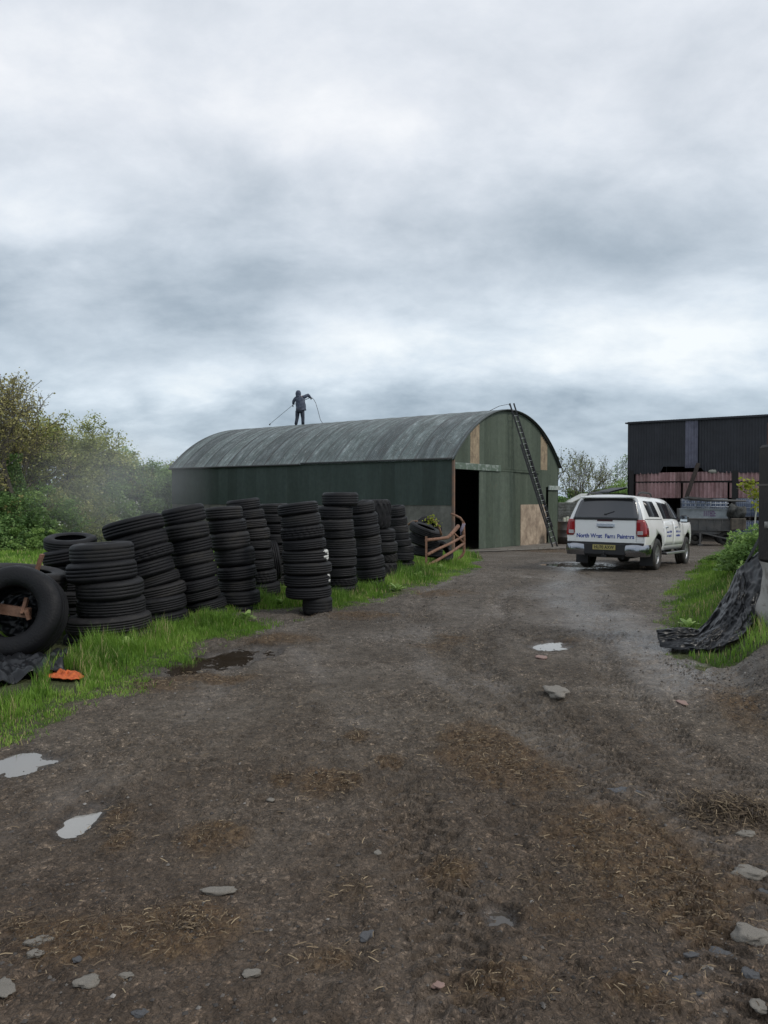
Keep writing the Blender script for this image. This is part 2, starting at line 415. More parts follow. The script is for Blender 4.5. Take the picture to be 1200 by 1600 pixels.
nzc = N(t, 'ShaderNodeTexNoise'); nzc.inputs['Scale'].default_value = 30; t.links.new(geo, nzc.inputs['Vector']); t.links.new(nzc.outputs['Color'], vs_.inputs[0]); t.links.new(vs_.outputs[0], vwarp.inputs[1])
gv = vwarp.outputs[0]
def cellval(sc):
    s_ = N(t, 'ShaderNodeSeparateColor'); t.links.new(VORO(t, gv, sc), s_.inputs[0]); return s_.outputs[0]
grit = MIX(t, 1.0, RAMP(t, cellval(42), [(0, (.72, .70, .68)), (.86, (1.08, 1.06, 1.05)), (.93, (1.2, 1.18, 1.16)), (.965, (1.8, 1.75, 1.7))]), RAMP(t, cellval(105), [(0, (.78, .78, .78)), (.85, (1.1, 1.1, 1.1)), (.95, (2.0, 1.95, 1.9))]), 'MULTIPLY')
gritf = RAMP(t, NOISE(t, geo, 1.3, 4, .6), [(.35, (.25, .25, .25)), (.62, (1, 1, 1))])
base = MIX(t, gritf, base, MIX(t, 1.0, base, grit, 'MULTIPLY'))
crumb = M_(t, 'ADD', M_(t, 'MULTIPLY', VORO(t, gv, 42, 'Distance'), -1.0), M_(t, 'MULTIPLY', VORO(t, gv, 105, 'Distance'), -.45))
# near the camera the mud is redder and darker, farther off lighter and greyer
sp = N(t, 'ShaderNodeSeparateXYZ'); t.links.new(geo, sp.inputs[0])
yn = M_(t, 'ADD', sp.outputs[1], M_(t, 'MULTIPLY', M_(t, 'SUBTRACT', mudA, .5), 5.0))
base = MIX(t, 1.0, base, RAMP(t, M_(t, 'DIVIDE', yn, 20.0), [(.12, (.86, .74, .66)), (.28, (1.02, .96, .90)), (.45, (1.10, 1.08, 1.08)), (.9, (1.15, 1.13, 1.12))]), 'MULTIPLY')
strawc = RAMP(t, NOISE(t, geo, 26, 7, .7), [(.3, (.050, .030, .018)), (.5, (.115, .074, .042)), (.70, (.25, .17, .095))])
sfac = RAMP(t, M_(t, 'MULTIPLY', ATT(t, 'straw'), M_(t, 'ADD', mudC, .55)), [(.16, (0, 0, 0)), (.7, (.8, .8, .8))])
base = MIX(t, sfac, base, strawc)
grc = RAMP(t, NOISE(t, geo, 3, 6, .6), [(.3, (.045, .085, .018)), (.55, (.08, .15, .028)), (.75, (.13, .19, .05))])
soil = RAMP(t, NOISE(t, geo, 16, 6, .7), [(.35, (.04, .035, .022)), (.7, (.10, .09, .05))])
gcol = MIX(t, RAMP(t, M_(t, 'DIVIDE', sp.outputs[1], 40), [(.3, (0, 0, 0)), (.6, (1, 1, 1))]), MIX(t, .25, soil, grc), grc)
gf = RAMP(t, M_(t, 'ADD', ATT(t, 'grass'), M_(t, 'MULTIPLY', M_(t, 'SUBTRACT', mudB, .5), .5)), [(.35, (0, 0, 0)), (.65, (1, 1, 1))])
base = MIX(t, gf, base, gcol)
pdk = RAMP(t, ATT(t, 'pud'), [(.02, (1, 1, 1)), (.35, (.55, .53, .51))]); base = MIX(t, 1.0, base, pdk, 'MULTIPLY')
t.links.new(base, P.inputs['Base Color'])
wetn = M_(t, 'ADD', M_(t, 'MULTIPLY', ATT(t, 'wet'), .75), M_(t, 'MULTIPLY', M_(t, 'SUBTRACT', NOISE(t, geo, .9, 7, .65, .2), .5), 1.0))
wetn = M_(t, 'ADD', wetn, M_(t, 'MULTIPLY', ATT(t, 'pud'), .7))
wf = RAMP(t, wetn, [(.10, (0, 0, 0)), (.36, (.35, .35, .35)), (.70, (1, 1, 1))])
nograss = M_(t, 'SUBTRACT', 1.0, gf); wfm = M_(t, 'MULTIPLY', wf, nograss, clamp=True)
wfm = M_(t, 'MULTIPLY', wfm, M_(t, 'SUBTRACT', 1.0, M_(t, 'MULTIPLY', sfac, .8)))
rr = M_(t, 'SUBTRACT', .80, M_(t, 'MULTIPLY', wfm, .60)); t.links.new(rr, P.inputs['Roughness'])
t.links.new(M_(t, 'ADD', .22, M_(t, 'MULTIPLY', wfm, .45)), P.inputs['Specular IOR Level'])
bp = N(t, 'ShaderNodeBump'); t.links.new(M_(t, 'SUBTRACT', 1.0, M_(t, 'MULTIPLY', wfm, .55)), bp.inputs['Strength']); bp.inputs['Distance'].default_value = .02
hh = M_(t, 'ADD', M_(t, 'MULTIPLY', crumb, .8), M_(t, 'ADD', M_(t, 'MULTIPLY', mudC, .5), M_(t, 'MULTIPLY', NOISE(t, geo, 14, 5, .6), 1.3)))
t.links.new(hh, bp.inputs['Height']); t.links.new(bp.outputs[0], P.inputs['Normal'])
ground = link('ground', gm, m); tag(ground, 'rutted wet mud yard strewn with straw', 'ground', kind='structure')

def water_mat(name, col, rough=.03, ior=1.5):
    m = mat(name, col, rough, spec=.5); p = m.node_tree.nodes['Principled BSDF']; p.inputs['IOR'].default_value = ior
    t = m.node_tree; co = N(t, 'ShaderNodeTexCoord').outputs['Object']; b = N(t, 'ShaderNodeBump'); b.inputs['Strength'].default_value = .12; b.inputs['Distance'].default_value = .004
    t.links.new(NOISE(t, co, 9, 3, .5), b.inputs['Height']); t.links.new(b.outputs[0], p.inputs['Normal']); return m
for cx, cy, u, n, L, Wd, lab, silt in PG:
    lvl = gz(cx, cy)-.018
    Vv = []; k = 40
    for i in range(k):
        a = 2*math.pi*i/k; e = 1.32
        Vv.append((cx+(u.x*math.cos(a)*L+n.x*math.sin(a)*Wd)*e, cy+(u.y*math.cos(a)*L+n.y*math.sin(a)*Wd)*e))
    mb = MB()
    # follow a sloping ground plane
    for vx, vy in Vv: mb.v.append(Vector((vx, vy, lvl+(gz(vx, vy)-gz(cx, cy)))))
    mb.face(range(k))
    c = Vector((.035, .026, .018))*(1-silt)+Vector((.30, .29, .27))*silt
    o = mb.build('puddle', water_mat('puddle_water', tuple(c), .03+.04*silt, 1.55)); tag(o, lab, 'puddle', 'puddles in the yard', 'structure')

# concrete apron before the barn doors
mb = MB()
def apr(u, v):
    a = Vector(G2(742, 869)); b = Vector(G2(905, 857)); A2 = Vector((2.95, 29.6)); B2 = Vector((9.3, 38.6))
    a = Vector((2.4, 27.4)); b = Vector((9.6, 33.2))
    lo = a.lerp(b, u); hi = A2.lerp(B2, u); p = lo.lerp(hi, v)
    p = p+Vector((fbm(np.array(u*9), np.array(v*9), 3, 3)*.35*(1-v)*1.0, fbm(np.array(u*7+4), np.array(v*3), 3, 5)*.5*(1-v)))
    return (p.x, p.y, gz(p.x, p.y)+.012)
mb.grid(apr, 30, 14)
tag(mb.build('concrete_apron', mat('worn_concrete', (.20, .185, .16), .75, col2=(.11, .09, .075), vscale=.8, var=.25, bump=.3)), 'worn concrete apron before the barn doors', 'concrete', kind='structure')
# ------------------------------------------------------------------ Dutch barn
BA, BU, BV = Vector((2.72, 29.5, 0)), Vector((.581, .814, 0)), Vector((-.814, .581, 0))   # near corner, along gable, along side
BW, BL, EAVE, APEX = 10.9, 17.3, 3.2, 5.54
RAD = ((BW/2)**2+(APEX-EAVE)**2)/(2*(APEX-EAVE)); CZ = APEX-RAD
GB = -.86
barn = empty('barn', (BA.x, BA.y, 0), math.atan2(BU.y, BU.x), 'dark green corrugated barn with a curved grey roof and part-open sliding doors', 'barn')
# local frame: x along the gable, y along the side (away to the left), z up
def arcz(s, r=RAD): return CZ+math.sqrt(max(r*r-(s-BW/2)**2, 0))
def paint(name, a, b, streak, rough=.62, rust=.0):
    m = bpy.data.materials.new(name); m.use_nodes = True; t = m.node_tree; p = t.nodes['Principled BSDF']; p.inputs['Roughness'].default_value = rough
    co = N(t, 'ShaderNodeTexCoord').outputs['Object']
    n_ = NOISE(t, MAPV(t, co, (2.2, 2.2, .35)), 1.2, 8, .65, .2)
    c = RAMP(t, n_, [(.3, a), (.6, b), (.78, streak)])
    n2_ = NOISE(t, co, 5, 8, .7); c = MIX(t, 1.0, c, RAMP(t, n2_, [(.3, (.78, .78, .78)), (.7, (1.18, 1.18, 1.18))]), 'MULTIPLY')
    pan = N(t, 'ShaderNodeSeparateXYZ'); t.links.new(co, pan.inputs[0])
    wn = N(t, 'ShaderNodeTexWhiteNoise', noise_dimensions='1D')
    t.links.new(M_(t, 'FLOOR', M_(t, 'DIVIDE', M_(t, 'ADD', pan.outputs[0], pan.outputs[1]), .68)), wn.inputs['W'])
    c = MIX(t, 1.0, c, RAMP(t, wn.outputs['Value'], [(0, (.80, .82, .80)), (1, (1.2, 1.17, 1.2))]), 'MULTIPLY')
    if rust:
        rf = RAMP(t, NOISE(t, co, 2.6, 9, .72), [(.62, (0, 0, 0)), (.72, (rust,)*3)]); c = MIX(t, rf, c, (.16, .075, .04))
    t.links.new(c, p.inputs['Base Color']); return m
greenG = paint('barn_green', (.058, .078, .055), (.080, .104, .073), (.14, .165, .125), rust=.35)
greenShaded = paint('barn_side_green', (.028, .044, .038), (.038, .056, .048), (.055, .075, .064))  # barn green darkened: the side wall's shade is put into this colour
rawwood = mat('raw_wood', (.34, .265, .175), .8, col2=(.20, .15, .10), vscale=2.2, var=.3)
galv = mat('galvanised_header', (.42, .46, .44), .5, col2=(.20, .26, .22), vscale=3, var=.2)
darkm = mat('dark_void', (.012, .012, .013), .9)
conc = mat('concrete_wall', (.17, .16, .145), .85, col2=(.10, .095, .085), vscale=1.3, var=.3, bump=.3)

def corr_sheet(mb, P0, U, Wd, zlo, zhi, nrm, pitch=.076, amp=.009, m=0, per=6, seg=1):
    """corrugated sheet: from P0 along U for Wd, with zlo(s), zhi(s) functions"""
    n = max(2, int(Wd/pitch*per)); b = len(mb.v)
    for i in range(n+1):
        s = Wd*i/n; o = amp*math.cos(2*math.pi*s/pitch)
        for k in range(seg+1):
            zz = zlo(s)+(zhi(s)-zlo(s))*k/seg
            mb.v.append(Vector(P0)+Vector(U)*s+Vector(nrm)*o+Vector((0, 0, zz)))
    for i in range(n):
        for k in range(seg): mb.face((b+i*(seg+1)+k, b+(i+1)*(seg+1)+k, b+(i+1)*(seg+1)+k+1, b+i*(seg+1)+k+1), m, True)
X, Yv, Z = Vector((1, 0, 0)), Vector((0, 1, 0)), Vector((0, 0, 1))
# side wall facing the tyres (x=0), and the far side (x=BW)
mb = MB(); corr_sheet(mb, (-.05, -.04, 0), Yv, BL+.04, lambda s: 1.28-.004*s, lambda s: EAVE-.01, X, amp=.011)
mb.build('side_cladding', greenShaded, barn)
mb = MB(); mb.box((.04, BL/2, (GB+1.30)/2), (.12, BL-.02, 1.30-GB)); 
for k in range(1, 6): mb.box((-.03, k*BL/6, (GB+1.2)/2), (.10, .16, 1.2-GB))
mb.build('concrete_base_wall', conc, barn)
mb = MB(); mb.box((-.03, -.09, (GB+3.1)/2), (.10, .09, 3.1-GB)); mb.build('corner_post', mat('corner_post_rust', (.13, .10, .085), .8, col2=(.24, .13, .08), vscale=2.5), barn)
mb = MB(); corr_sheet(mb, (BW+.05, 0, 0), Yv, BL, lambda s: GB, lambda s: EAVE, X); mb.build('side_cladding', greenShaded, barn)
# back gable with slits of daylight between its boards
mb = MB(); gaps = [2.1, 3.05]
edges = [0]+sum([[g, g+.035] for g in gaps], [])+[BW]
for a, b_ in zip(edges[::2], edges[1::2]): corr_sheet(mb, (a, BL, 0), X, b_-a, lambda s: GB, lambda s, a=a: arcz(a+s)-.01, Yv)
mb.build('back_gable', greenShaded, barn)
# upper front gable, panels split round the two bare boards
WB = [(1.52, 2.32), (8.67, 9.54)]
mb = MB(); ed = [0, 1.52, 2.32, 5.45, 8.67, 9.54, BW]
for k, (a, b_) in enumerate(zip(ed[:-1], ed[1:])):
    if (a, b_) in WB: continue
    off = -.012 if k == 3 else 0
    lo = 2.86 if a < 8.6 else 2.1
    corr_sheet(mb, (a, off, 0), X, b_-a, lambda s, lo=lo, a=a: (2.86 if a+s < 6.3 else (2.86 if a+s < 9.0 else 2.1)), lambda s, a=a: arcz(a+s)-.02, Yv, amp=.008)
corr_sheet(mb, (8.67, -.004, 0), X, .87, lambda s: 2.1, lambda s: 2.95, Yv)
mb.build('gable_cladding', greenG, barn)
for a, b_ in WB:
    mb = MB(); n = 5; w = (b_-a)/n
    for i in range(n):
        s0 = a+i*w; top = min(arcz(s0), arcz(s0+w))-.03
        mb.box((s0+w/2, .02-.003*(i % 2), (2.93+top)/2), (w-.008, .03, top-2.93))
    o = mb.build('bare_board_panel', rawwood, barn)
mb = MB(); mb.box((2.08, -.10, 2.87), (4.05, .06, .27), bev=.01); mb.build('door_rail', mat('rail_green', (.11, .15, .115), .55, col2=(.30, .34, .31), vscale=4, thr=(.5, .62)), barn)
mb = MB(); mb.box((6.3, -.06, 2.80), (4.3, .05, .09)); mb.build('door_rail', greenG, barn)
# sliding doors
mb = MB(); corr_sheet(mb, (2.2, -.06, 0), X, 3.29, lambda s: -.60-.03*s, lambda s: 2.76, Yv, amp=.008)
mb.box((3.8, -.045, 2.70), (3.2, .03, .10)); mb.box((2.23, -.045, 1.05), (.06, .03, 3.3))
mb.build('sliding_door', paint('door_green', (.062, .084, .062), (.086, .112, .082), (.16, .19, .15), rust=.6), barn)
mb = MB(); corr_sheet(mb, (5.50, -.03, 0), X, .81, lambda s: -.68, lambda s: 2.76, Yv, amp=.008); mb.build('sliding_door', greenG, barn)
mb = MB(); corr_sheet(mb, (6.32, .0, 0), X, 3.06, lambda s: 1.22, lambda s: 2.80, Yv, amp=.008); mb.build('wall_panel', greenG, barn)
mb = MB()
for i in range(5): mb.box((6.36+.30+i*.605, -.015-.003*(i % 2), .22), (.60, .03, 2.04))
mb.build('plywood_panel', mat('plywood', (.44, .35, .26), .8, col2=(.25, .19, .14), vscale=1.6, var=.3), barn)
mb = MB(); corr_sheet(mb, (9.62, -.03, 0), X, 1.2, lambda s: -.76, lambda s: 2.05, Yv, amp=.008); mb.build('side_door', greenG, barn)
mb = MB(); mb.box((10.2, -.09, 2.06), (1.35, .08, .22), bev=.01); mb.build('door_header', galv, barn)
# dark lining so that no light leaks into the barn at the floor
mb = MB(); mb.box((BW/2, BL/2, GB+.02), (BW-.2, BL-.2, .03)); mb.build('barn_floor', mat('barn_floor_dirt', (.05, .042, .035), .9), barn)

# roof: corrugated curved sheets, each sheet lapping the next
def roof_mat():
    m = bpy.data.materials.new('barn_roof'); m.use_nodes = True; t = m.node_tree; p = t.nodes['Principled BSDF']
    co = N(t, 'ShaderNodeTexCoord').outputs['Object']
    sp = N(t, 'ShaderNodeSeparateXYZ'); t.links.new(co, sp.inputs[0])
    shx = M_(t, 'DIVIDE', sp.outputs[1], .86)
    wn = N(t, 'ShaderNodeTexWhiteNoise', noise_dimensions='1D'); t.links.new(M_(t, 'FLOOR', shx), wn.inputs['W'])
    a = NOISE(t, MAPV(t, co, (.7, 3.0, .7)), 1.3, 9, .68, .3)
    c = RAMP(t, a, [(.30, (.050, .066, .062)), (.46, (.088, .110, .108)), (.60, (.145, .175, .175)), (.72, (.34, .38, .385))])
    lich = NOISE(t, co, 9, 8, .75); c = MIX(t, RAMP(t, lich, [(.56, (0, 0, 0)), (.66, (.6, .6, .6))]), c, (.42, .44, .42))
    dk = NOISE(t, MAPV(t, co, (1.2, 5, 1.2), (4, 2, 1)), 1.0, 7, .7); c = MIX(t, RAMP(t, dk, [(.48, (0, 0, 0)), (.66, (.75, .75, .75))]), c, (.060, .062, .058))
    c = MIX(t, 1.0, c, RAMP(t, wn.outputs['Value'], [(0, (.72, .72, .74)), (1, (1.2, 1.22, 1.22))]), 'MULTIPLY')
    fr = M_(t, 'ABSOLUTE', M_(t, 'SUBTRACT', M_(t, 'FRACT', shx), .5))
    lap = RAMP(t, M_(t, 'ADD', fr, M_(t, 'MULTIPLY', M_(t, 'SUBTRACT', a, .5), .25)), [(.43, (0, 0, 0)), (.495, (.7, .7, .7))])
    c = MIX(t, lap, c, (.035, .036, .036))
    t.links.new(c, p.inputs['Base Color'])
    t.links.new(RAMP(t, a, [(.3, (.55,)*3), (.7, (.34,)*3)]), p.inputs['Roughness'])
    return m
pitch = .095; NW = int((BL+.3)/pitch*5); NA = 40
th0 = math.asin((BW/2+.14)/(RAD+.03)); jj = np.arange(NW+1); ii = np.arange(NA+1)
yy = -.15+(BL+.3)*jj/NW
sheet = np.floor(yy/.86); frac = yy/.86-sheet
rng = np.random.RandomState(3); lift = rng.rand(60)*.02
r_ = RAD+.035+.011*np.cos(2*math.pi*yy/pitch)+.012*(frac < .10)+.6*lift[(sheet.astype(int)+2) % 60]
th = -th0+2*th0*ii/NA
VX = BW/2+np.sin(th)[:, None]*r_[None, :]; VZ = CZ+np.cos(th)[:, None]*r_[None, :]; VY = np.repeat(yy[None, :], NA+1, 0)
V1 = np.stack([VX, VY, VZ], -1).reshape(-1, 3); V2 = V1.copy()
V2[:, 0] = (BW/2+np.sin(th)[:, None]*(r_[None, :]-.02)).ravel(); V2[:, 2] = (CZ+np.cos(th)[:, None]*(r_[None, :]-.02)).ravel()
id_ = np.arange((NA+1)*(NW+1)).reshape(NA+1, NW+1)
q1 = np.stack([id_[:-1, :-1], id_[:-1, 1:], id_[1:, 1:], id_[1:, :-1]], -1).reshape(-1, 4)
q2 = q1[:, ::-1]+len(V1)
off = len(V1)
rim = []
for a_, b_ in ((id_[:, 0], None), (id_[:, -1], None), (id_[0, :], None), (id_[-1, :], None)):
    rim.append(np.stack([a_[:-1], a_[1:], a_[1:]+off, a_[:-1]+off], -1))
me = np_mesh('roof', np.concatenate([V1, V2]), np.concatenate([q1, q2]+rim), smooth=True)
roof = link('roof', me, roof_mat(), barn)
mb = MB(); mb.tube([(-.10, -.1, EAVE-.06), (-.10, 8.0, EAVE-.06)], .055, 6); mb.tube([(-.13, 8.05, EAVE-.10), (-.13, BL+.1, EAVE-.10)], .05, 6)
mb.build('eaves_gutter', mat('gutter_black', (.02, .022, .022), .6), barn)
mb = MB()
mb.tube([(BW/2+math.sin(a)*(RAD+.03), -.155, CZ+math.cos(a)*(RAD+.03)) for a in np.linspace(-th0, th0, 40)], .03, 5)
mb.build('verge_trim', mat('trim_dark', (.035, .045, .04), .6), barn)
def BWd(s, out, z):      # s along the gable, out = metres in front of the gable
    p = BA+BU*s-BV*out; return Vector((p.x, p.y, z))

# ------------------------------------------------------------------ ladder against the gable
foot = Vector((7.75, 33.3, 0)); foot.z = gz(foot.x, foot.y); top = at(797.5, 631, 33.75)
lad = empty('ladder', foot, 0, 'long dark extension ladder leaning on the front gable of the green barn', 'ladder')
ax = (top-foot); Lh = ax.length; ax.normalize(); side = Vector((BU.x, BU.y, 0)); side = (side-ax*side.dot(ax)).normalized(); nrm = ax.cross(side)
al = mat('ladder_dark', (.035, .035, .037), .5, metal=.3)
rg = mat('rung_grey', (.30, .31, .32), .4, metal=.6)
for sec, (a, b_, o, hw) in enumerate([(0, 4.9, .0, .26), (.9, Lh, .07, .225)]):
    nm = 'lower_section' if sec == 0 else 'upper_section'
    mb = MB()
    for s_ in (-1, 1):
        mb.bar(ax*a+side*hw*s_-nrm*o, ax*b_+side*hw*s_-nrm*o, .045, .07)
        if sec == 0: mb.box(ax*a+side*hw*s_, (.07, .10, .05))
    sec_o = mb.build(nm, al, lad)
    k = a+.2
    while k < b_-.1:
        mr = MB(); mr.tube([ax*k-side*hw-nrm*o, ax*k+side*hw-nrm*o], .017, 6); k += .27
        mr.build('rung', rg, sec_o)

# ------------------------------------------------------------------ person on the roof with a lance
pY = 41.45
tR = 13.1; rp = BA+BU*(BW/2)+BV*tR; PB = Vector((rp.x, rp.y, APEX+.045))
per = empty('person', PB, 0, 'person in dark hooded jacket and trousers standing on the barn ridge pressure washing', 'person')
def PZ(px, py, yo=0): return Vector(((px-655)/277, yo, (790-py)/277))
def skin_mesh(name, verts, edges, radii, mat_, parent, root=0, sub=2):
    me = bpy.data.meshes.new(name); me.from_pydata([tuple(v) for v in verts], edges, [])
    o = bpy.data.objects.new(name, me); COL.objects.link(o)
    md = o.modifiers.new('s', 'SKIN'); md.use_smooth_shade = True
    for i, r in enumerate(radii):
        sv = me.skin_vertices[0].data[i]; sv.radius = (r, r) if not isinstance(r, tuple) else r
        sv.use_root = (i == root)
    ss = o.modifiers.new('u', 'SUBSURF'); ss.levels = sub; ss.render_levels = sub
    dg = bpy.context.evaluated_depsgraph_get(); dg.update()
    nm = bpy.data.meshes.new_from_object(o.evaluated_get(dg)); nm.name = name
    bpy.data.objects.remove(o, do_unlink=True)
    nm.materials.clear()
    return link(name, nm, mat_, parent, smooth=True)
skinm = mat('skin', (.45, .28, .20), .55); jack = mat('navy_jacket', (.040, .052, .085), .7, col2=(.085, .10, .14), vscale=9, thr=(.45, .6)); trou = mat('dark_trousers', (.028, .034, .052), .75); bootm = mat('boots', (.02, .018, .017), .6)
pel = PZ(668, 545); ch = PZ(668, 420); nk = PZ(655, 325); hd = PZ(640, 295, -.02)
lsh, lel, lha = PZ(600, 345), PZ(568, 400, .05), PZ(556, 452, .16)
rsh, rel, rha = PZ(735, 330), PZ(792, 305, .10), PZ(825, 338, .22)
lhp, lkn, lan, lto = PZ(632, 560), PZ(622, 665, .03), PZ(604, 765, 0), PZ(597, 781, .13)
rhp, rkn, ran, rto = PZ(702, 560), PZ(712, 665, .03), PZ(714, 765, 0), PZ(722, 781, .13)
bv = [pel, ch, PZ(665, 350), nk, hd, hd+Vector((-.02, 0, .09)), lsh, lel, lha, rsh, rel, rha, lhp, lkn, lan, rhp, rkn, ran]
be = [(0, 1), (1, 2), (2, 3), (3, 4), (4, 5), (2, 6), (6, 7), (7, 8), (2, 9), (9, 10), (10, 11), (0, 12), (12, 13), (13, 14), (0, 15), (15, 16), (16, 17)]
br = [.15, .16, .13, .06, .085, .08, .065, .045, .032, .065, .045, .032, .10, .06, .045, .10, .06, .045]
body = skin_mesh('body', bv, be, br, skinm, per)
# five-fingered hands, closed round what they hold
for hc, dirn in ((lha, (lha-lel).normalized()), (rha, (rha-rel).normalized())):
    sd_ = dirn.cross(Vector((0, 1, 0))).normalized(); fw = dirn.cross(sd_)
    hv = [hc, hc+dirn*.05, hc+dirn*.085]; he = [(0, 1), (1, 2)]; hr = [.024, .030, .026]
    for k, (o_, l_) in enumerate([(-.032, .034), (-.011, .040), (.011, .038), (.032, .030)]):
        i0 = len(hv); b0 = hc+dirn*.09+sd_*o_
        hv += [b0, b0+dirn*l_*.8+fw*.015, b0+dirn*l_*.5+fw*.045]; he += [(2, i0), (i0, i0+1), (i0+1, i0+2)]; hr += [.010, .009, .008]
    i0 = len(hv); hv += [hc+dirn*.05-sd_*.035+fw*.02, hc+dirn*.075-sd_*.02+fw*.05]; he += [(1, i0), (i0, i0+1)]; hr += [.012, .010]
    skin_mesh('hand', hv, he, hr, mat('glove_%d' % len(MATS), (.03, .03, .035), .7), body, 0, 1)
mb = MB()
TS = [(545, 686, .305, .21), (520, 684, .31, .21), (460, 680, .30, .21), (400, 672, .29, .205), (360, 668, .275, .19), (338, 664, .22, .16), (322, 658, .12, .12)]
def jk(u, v):
    k = v*(len(TS)-1); i = min(int(k), len(TS)-2); f = k-i; py, px, hw2, hd2 = [TS[i][j]*(1-f)+TS[i+1][j]*f for j in range(4)]
    a = 2*math.pi*u; c = PZ(px, py); q = 1+.035*math.sin(v*24+math.sin(a*3)*2); return c+Vector((math.cos(a)*hw2*.93*q, math.sin(a)*hd2*q, 0))
mb.grid(jk, 28, 24)
ja = [PZ(620, 352), lsh, lel, lha-(lha-lel)*.15]; mb.tube([PZ(630, 350), PZ(605, 358), PZ(585, 378, .03), lel, lel+(lha-lel)*.5, lha-(lha-lel)*.12], [.10, .105, .095, .088, .075, .055], 14)
mb.tube([PZ(710, 345), PZ(738, 336, .02), PZ(765, 318, .06), rel, rel+(rha-rel)*.5, rha-(rha-rel)*.12], [.11, .105, .10, .095, .085, .06], 14)
mb.build('jacket', jack, per)
mb = MB(); mb.lathe([(0.001, .19), (.08, .175), (.135, .11), (.16, .02), (.155, -.06), (.14, -.13), (.15, -.18)], 16, c=hd+Vector((.01, -.0, .035)))
mb.build('hood', jack, per)
mb = MB()
for sx_ in (-1, 1): mb.box(hd+Vector((-.02+.035*sx_, .08, .05)), (.02, .015, .012))
mb.box(hd+Vector((-.02, .10, .02)), (.022, .03, .045)); mb.box(hd+Vector((-.02, .085, -.02)), (.05, .012, .012)); mb.build('face', skinm, body)
mb = MB(); mb.tube([PZ(670, 520), PZ(668, 548), PZ(666, 585)], [.235, .235, .20], 18)
for h_, k_, a_, sx_ in ((lhp, lkn, lan, -1), (rhp, rkn, ran, 1)):
    mb.tube([h_+Vector((0, 0, .02)), (h_+k_)/2, k_, (k_+a_)/2, a_+Vector((0, 0, .01))], [.13, .118, .098, .090, .088], 14)
mb.build('trousers', trou, per)
for a, b_ in ((lan, lto), (ran, rto)):
    skin_mesh('boot', [a+Vector((0, -.03, .05)), a+Vector((0, -.04, -.02)), b_+Vector((0, -.04, .01)), b_], [(0, 1), (1, 2), (2, 3)], [.06, .06, .05, .035], bootm, per, 0, 1)
lance = empty('spray_lance', PB+rha, 0, 'long thin washing lance held out to the left by the person on the roof', 'lance')
steel = mat('lance_steel', (.16, .17, .18), .4, metal=.6)
tip = PZ(190, 742, .35)
mb = MB(); mb.tube([rha-rha, (lha-rha)+Vector((0, .0, 0)), tip-rha], [.022, .013, .011], 6); mb.build('lance_tube', steel, lance)
mb = MB(); mb.tube([tip-rha, tip-rha+(tip-lha).normalized()*.07+Vector((0, 0, -.04))], [.03, .04], 8); mb.build('nozzle', bootm, lance)
mb = MB(); mb.box((.02, .0, -.03), (.05, .05, .15)); mb.build('trigger_grip', bootm, lance)
hz = [rha, PZ(848, 340, .2), PZ(880, 370, .15), PZ(912, 430, .1), PZ(940, 520, .05), PZ(962, 600, 0), PZ(985, 690, 0), PZ(1020, 745, 0), PZ(1037, 770, 0)]
hw_ = [PB+p for p in hz]
# the hose lies along the ridge to the top of the ladder, then goes down it
tgt = hw_[-1]; dr_ = -BV
u0 = (tgt-(BA+BU*(BW/2))).dot(BV)
for k in np.linspace(u0-.5, 1.6, 16):
    p = BA+BU*(BW/2-.12+.1*math.sin(k*2))+BV*k; hw_.append(Vector((p.x, p.y, APEX+.065)))
for (px, py, Y) in ((740, 652, 32.9), (762, 643.5, 33.2), (780, 634.5, 33.5), (795, 631.5, 33.75)): hw_.append(at(px, py, Y))
hw_.append(foot+ax*(Lh-.6)+side*.26); hw_.append(foot+ax*(Lh*.5)+side*.28); hw_.append(foot+ax*.3+side*.30)
mb = MB(); mb.tube(hw_, .014, 6); tag(mb.build('hose', mat('hose_black', (.02, .02, .022), .5)), 'black pressure hose drooping from the roof worker along the ridge to the ladder', 'hose')
